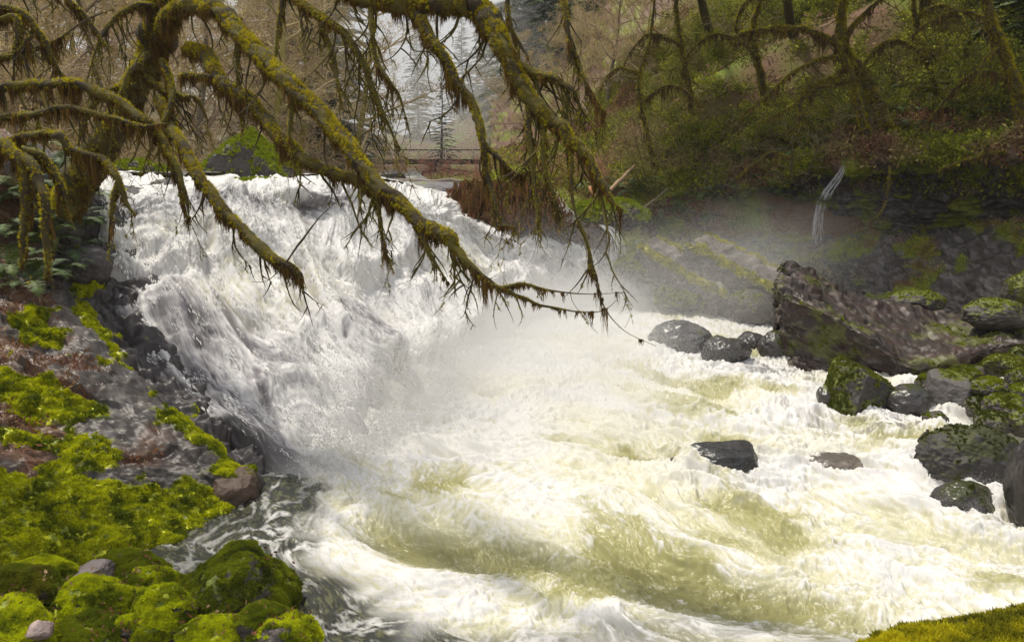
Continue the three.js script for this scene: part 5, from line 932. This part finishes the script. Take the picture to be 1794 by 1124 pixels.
{
  const L = [[30, 330, 1.1], [75, 360, 1.0], [20, 405, 1.1], [70, 430, 1.0], [110, 400, 0.9], [10, 470, 1.0], [45, 500, 0.9], [120, 445, 0.8], [135, 350, 0.9], [95, 480, 0.7], [20, 270, 1.1], [90, 300, 1.0], [-20, 360, 1.2], [150, 395, 0.7]];
  L.forEach(([px, py, s], i) => fern(`sword fern on the steep left bank, ${ordinals[i]} counting down from the maple`, onBank(px, py, leftRay), s, 500 + i, 'ferns on the left bank'));
  const R = [[1180, 370], [1225, 385], [1275, 395], [1320, 370], [1360, 345], [1395, 365], [1150, 395], [1570, 228], [1545, 212], [1600, 205], [1650, 225], [1700, 215], [1740, 225], [1785, 215], [1765, 190], [1720, 170], [1670, 190], [1590, 175], [1620, 235], [1180, 255], [1110, 340], [1290, 270], [1350, 275], [1245, 345], [1325, 320], [1280, 355], [1410, 270], [1450, 262], [1500, 240], [1060, 345], [1790, 160]];
  const fernL = beside(R, 'green fern'); R.forEach(([px, py], i) => fern(fernL[i], onBank(px, py), 1.1 + 0.3 * (i % 3), 530 + i, 'ferns on the right slope', 10));
}
// ---- mossy maples of the right bank
function slopeTree(name, label, base, parts, seed, cat = 'tree') {
  const o = thing(name, label, cat, base, cat === 'tree' ? 'mossy trees on the right bank' : undefined);
  parts.forEach((p, i) => branch(o, i || cat !== 'tree' ? 'branch' : 'trunk', { fuzz: 0.4, fs: 2.0, wisp: 0.5, droop: 0.35, tipMoss: 0.7, ...p, twigs: Math.round((p.twigs ?? 0) * 1.2) }, seed + i));
}
slopeTree('leaning_maple', 'double-leaning mossy trunk above the trickle on the right bank', at(1565, 262, 25.8), [
  { pts: [[1565, 262, 25.8, 0.34], [1545, 200, 25.7, 0.3], [1515, 135, 25.6, 0.27], [1480, 85, 25.5, 0.25], [1475, 20, 25.4, 0.2], [1500, -80, 25.4, 0.14]], twigs: 5, twigLen: 1.6 },
  { pts: [[1482, 85, 25.4, 0.15], [1440, 62, 25, 0.12], [1400, 50, 24.8, 0.12], [1340, 52, 24.6, 0.11], [1298, 60, 24.4, 0.08], [1275, 75, 24.3, 0.02]], twigs: 12, twigLen: 1.6 },
  { pts: [[1500, 110, 25.4, 0.13], [1450, 140, 25, 0.1], [1410, 160, 24.6, 0.08], [1402, 200, 24.4, 0.06], [1403, 235, 24.4, 0.01]], twigs: 10, twigLen: 1.4 },
  { pts: [[1510, 125, 25.4, 0.12], [1460, 100, 25, 0.09], [1400, 120, 24.6, 0.07], [1340, 170, 24.2, 0.05], [1280, 215, 24, 0.012]], twigs: 12, twigLen: 1.5 },
  { pts: [[1482, 60, 25.4, 0.12], [1530, 10, 25, 0.1], [1590, -30, 24.6, 0.06], [1640, 10, 24.4, 0.02]], twigs: 10, twigLen: 1.5 },
], 600);
slopeTree('leaning_maple', 'slimmer mossy trunk just left of the double-leaning one', at(1530, 262, 25.3), [
  { pts: [[1530, 262, 25.3, 0.22], [1512, 215, 25.2, 0.19], [1495, 150, 25.1, 0.17], [1485, 110, 25, 0.12], [1460, 60, 25, 0.08]], twigs: 5, twigLen: 1.2 },
  { pts: [[1493, 140, 25.1, 0.08], [1440, 150, 24.7, 0.06], [1380, 190, 24.4, 0.045], [1330, 215, 24.2, 0.01]], twigs: 9, twigLen: 1.2 },
], 620);
slopeTree('leaning_maple', 'mossy tree at the upper right with a long bare limb reaching down left', at(1790, 262, 22), [
  { pts: [[1800, 262, 22, 0.26], [1785, 170, 22, 0.22], [1760, 90, 21.9, 0.2], [1735, 30, 21.8, 0.17], [1725, -60, 21.8, 0.12]], twigs: 8, twigLen: 1.3 },
  { pts: [[1778, 145, 22, 0.1], [1730, 125, 22.2, 0.08], [1690, 140, 22.6, 0.07], [1650, 185, 23, 0.06], [1610, 230, 23.4, 0.05], [1575, 255, 23.8, 0.02]], twigs: 5, twigLen: 0.8 },
  { pts: [[1755, 80, 21.9, 0.09], [1730, 100, 21.8, 0.08], [1718, 125, 21.8, 0.05], [1712, 150, 21.8, 0.01]], twigs: 5, twigLen: 0.8 },
  { pts: [[1740, 40, 21.8, 0.09], [1680, 20, 21.9, 0.07], [1620, 45, 22, 0.05], [1590, 70, 22.2, 0.01]], twigs: 10, twigLen: 1.3 },
], 630);
slopeTree('leaning_maple', 'forked mossy trunk at the top of the slope, left of the leaning pair', at(1345, 200, 28.5), [
  { pts: [[1350, 210, 28.8, 0.2], [1330, 120, 28.6, 0.17], [1320, 50, 28.4, 0.15], [1340, -30, 28.2, 0.1]], twigs: 8, twigLen: 1.4 },
  { pts: [[1322, 60, 28.4, 0.11], [1290, 55, 28, 0.09], [1300, 15, 27.8, 0.08], [1330, -20, 27.6, 0.04]], twigs: 8, twigLen: 1.4 },
  { pts: [[1325, 90, 28.5, 0.08], [1260, 60, 28, 0.06], [1210, 90, 27.6, 0.04], [1190, 140, 27.4, 0.01]], twigs: 10, twigLen: 1.5 },
], 640);
slopeTree('leaning_maple', 'thin mossy tree above the brown slope, nearest the falls', at(1215, 215, 29), [
  { pts: [[1218, 235, 29, 0.17], [1205, 140, 28.6, 0.14], [1190, 50, 28.2, 0.12], [1180, -60, 28, 0.08]], twigs: 8, twigLen: 1.6 },
  { pts: [[1195, 80, 28.3, 0.07], [1140, 60, 28, 0.06], [1100, 100, 27.8, 0.03], [1080, 160, 27.8, 0.008]], twigs: 9, twigLen: 1.4 },
], 650);
slopeTree('leaning_maple', 'mossy tree with drooping golden limbs between the leaning pair and the upper right tree', at(1650, 215, 26.5), [
  { pts: [[1650, 225, 26.5, 0.18], [1640, 150, 26.3, 0.16], [1615, 80, 26, 0.14], [1600, 0, 25.8, 0.11], [1610, -90, 25.8, 0.08]], twigs: 8, twigLen: 1.5 },
  { pts: [[1615, 90, 26, 0.09], [1570, 70, 25.6, 0.08], [1530, 90, 25.2, 0.06], [1500, 140, 25, 0.02]], twigs: 12, twigLen: 1.4 },
  { pts: [[1605, 30, 25.9, 0.09], [1650, 10, 25.4, 0.08], [1690, 40, 25, 0.06], [1710, 100, 24.8, 0.02]], twigs: 12, twigLen: 1.4 },
], 670);
slopeTree('leaning_maple', 'low mossy tree spreading limbs over the slope above the pale log', at(1140, 290, 27.5), [
  { pts: [[1150, 300, 27.5, 0.14], [1130, 220, 27.2, 0.12], [1120, 140, 27, 0.1], [1140, 60, 27, 0.07], [1150, -30, 27, 0.05]], twigs: 9, twigLen: 1.4 },
  { pts: [[1125, 180, 27.1, 0.07], [1170, 150, 26.6, 0.06], [1215, 170, 26.2, 0.04], [1250, 220, 26, 0.01]], twigs: 11, twigLen: 1.3 },
  { pts: [[1122, 130, 27, 0.07], [1080, 120, 26.6, 0.05], [1050, 160, 26.4, 0.03], [1040, 220, 26.4, 0.01]], twigs: 10, twigLen: 1.2 },
], 680);
slopeTree('fallen_branch', 'thin mossy branch arching along the terrace at the right edge', at(1790, 268, 21), [{ pts: [[1860, 290, 20, 0.05], [1794, 268, 20.6, 0.06], [1740, 268, 21, 0.055], [1700, 278, 21.4, 0.05], [1660, 292, 21.8, 0.04], [1645, 298, 22, 0.015]], twigs: 2, twigLen: 0.3 }], 660, 'branch');
slopeTree('fallen_branch', 'crooked mossy root hanging before the undercut wall', at(1560, 292, 24), [{ pts: [[1560, 290, 23.6, 0.035], [1556, 330, 23.2, 0.035], [1550, 360, 23, 0.03], [1535, 380, 22.9, 0.025], [1520, 385, 22.8, 0.006]] }], 662, 'branch');
slopeTree('fallen_branch', 'arched mossy dead branch on the bank left of the trickle', at(1350, 285, 24.5), [{ pts: [[1290, 312, 24.6, 0.04], [1325, 285, 24.4, 0.05], [1352, 268, 24.3, 0.06], [1388, 278, 24.2, 0.03], [1392, 284, 24.2, 0.006]], twigs: 4, twigLen: 0.8 }], 664, 'branch');
// ---- tall maples whose crowns hang over the right bank, above the view
[['tall maple leaning out over the trickle, its crown above the view', [1400, 130], V(6.5, 13.2, -25.5), V(4.2, 2.2, 3.6), 691], ['tall maple behind the forked trunk, its crown above the view', [1260, 110], V(3.6, 14.5, -28.5), V(3.6, 2.2, 3.4), 692], ['tall maple behind the upper right mossy tree, crown above the view', [1620, 90], V(10.2, 13, -23), V(4.2, 2.2, 3.8), 693]].forEach(([label, [px, py], c, rad, seed]) => {
  const base = onBank(px, py), o = thing('tall_maple', label, 'tree', base, 'mossy trees on the right bank'), r = rng(seed), t = new MB(), b = new MB(), L = [], top = c.clone().sub(base);
  const mid = top.clone().multiplyScalar(0.5).add(V(0.6, 1.2, -0.5)), P = range(0, 1, 14).map(k => V(0, -0.4, 0).multiplyScalar((1 - k) ** 2).add(mid.clone().multiplyScalar(2 * k * (1 - k))).add(top.clone().multiplyScalar(k * k)));
  t.tube(P, range(0.2, 0.08, 14), 9, sleeve, 0.3); add('trunk', t.geo(), M.bark, o);
  for (let k = 0; k < 26; k++) { const d = V(r() - 0.5, (r() - 0.4) * 0.8, r() - 0.5).normalize(), e = V(d.x * rad.x, d.y * rad.y, d.z * rad.z).multiplyScalar(0.7 + 0.4 * r()).add(top), s = P[8 + Math.floor(r() * 5)], Q = range(0, 1, 8).map(u => s.clone().lerp(e, u).add(V(noise(u * 3, k, 1), noise(u * 3, k, 5), noise(u * 3, k, 9)).multiplyScalar(0.5 * Math.sin(u * 3)))); b.tube(Q, range(0.06, 0.01, 8), 5, sleeve); for (const q of Q.slice(2)) for (let j = 0; j < 26; j++) L.push({ p: q.clone().add(V(r() - 0.5, r() - 0.6, r() - 0.5).multiplyScalar(1.5)), q: new THREE.Quaternion(r() - 0.5, r() - 0.5, r() - 0.5, r() - 0.5).normalize(), s: 1.1 + 0.9 * r(), c: jit([0.22, 0.22, 0.03], r, 0.6) }); }
  add('branches', b.geo(), M.bark, o); copies('crown', leafGeo, M.leaf, L, o);
});
// ---- bush on the ledge, logs, bridge
{
  const p = at(885, 362, 23.9), o = thing('brown_bush', 'dense reddish-brown bush hanging over the ledge beside the falls', 'bush', p), r = rng(700), L = [], mb = new MB();
  for (let k = 0; k < 60; k++) { const a = r() * 6.283, l = 0.85 + 0.75 * r(), P = [], R = []; for (let i = 0; i <= 8; i++) { const t = i / 8; P.push(V((r() - 0.5) * 0.06 + Math.cos(a) * l * t * 1.3 + (r() - 0.5) * 0.05, 0.75 * l * (t * 2.4 - t * t * 2.7), Math.sin(a) * l * t * 0.8 + 0.2)); R.push(0.016 * (1 - t) + 0.004); } mb.tube(P, R, 4, [0.15, 0.07, 0.04]); for (const q of P.slice(2)) for (let j = 0; j < 20; j++) L.push({ p: q.clone().add(V((r() - 0.5) * 0.5, (r() - 0.55) * 0.5, (r() - 0.5) * 0.5)), q: turnTo(V((r() - 0.5) * 0.5, 1, (r() - 0.5) * 0.5).normalize(), r() * 6.28), s: V(1.6, 1.2 + 2 * r(), 1.6), c: jit(mix3([0.25, 0.115, 0.055], [0.15, 0.11, 0.03], r()), r, 0.5) }); }
  add('stems', mb.geo(), M.bark, o); copies('dead_foliage', wispGeo, M.moss, L, o);
}
{
  const log = (label, a, b, rad, col, seed) => { const A = at(...a), B = at(...b), o = thing('log', label, 'log', A), mb = new MB(), d = B.clone().sub(A); mb.tube(range(0, 1, 14).map(t => d.clone().multiplyScalar(t).add(V(0, noise(t * 3, seed, 1) * 0.1, noise(t * 3, seed, 4) * 0.1))), range(0, 1, 14).map(t => rad * (1 - 0.35 * t)), 9, (t, p) => jit(col, rng(seed + Math.round(t * 40)), 0.3), 0.15); add('stem', mb.geo(), M.bark, o); };
  log('pale barkless log lying on the brown slope above the shelf', [1066, 335, 25], [1112, 290, 27.5], 0.07, [0.34, 0.23, 0.14], 801);
  log('short orange splintered log below the pale log', [1034, 328, 25.6], [1046, 348, 24.8], 0.07, [0.42, 0.20, 0.09], 802);
  log('grey driftwood log lying across the upper river', [690, 316, 29], [808, 318, 28.5], 0.09, [0.26, 0.21, 0.18], 803);
  log('dead stick jutting from the water beside the dome rock', [1612, 772, 11.1], [1626, 752, 11.1], 0.03, [0.05, 0.04, 0.035], 804);
  log('thin pale dead stick on the slope of brown litter', [1085, 400, 25.2], [1170, 330, 26.6], 0.03, [0.22, 0.17, 0.12], 805);
  const o = thing('footbridge', 'low dark footbridge with pale posts far up the river', 'bridge', V(-8.5, 4.3, -57)), W0 = new THREE.MeshStandardMaterial({ color: new THREE.Color().setRGB(0.03, 0.026, 0.024), roughness: 0.9 }), W1 = new THREE.MeshStandardMaterial({ color: new THREE.Color().setRGB(0.62, 0.6, 0.57), roughness: 0.8 });
  const box = (n, x, y, z, w, h, d, m) => { const b = add(n, new THREE.BoxGeometry(w, h, d), m, o); b.position.set(x, y, z); };
  box('deck', 3, 0, 0, 10, 0.35, 1.6, W0);
  for (const s of [-0.7, 0.7]) { box('rail', 3, 0.8, s, 10, 0.05, 0.05, W0); }
  for (let i = 0; i < 6; i++) { box('post', -1.6 + i * 1.85, 0.5, 0.82, 0.09, 0.7, 0.09, W1); }
  for (const x of [-1.4, 3, 7.4]) box('pier', x, -0.95, 0, 0.5, 1.55, 1.2, W0);
}
renderer.render(scene, camera);
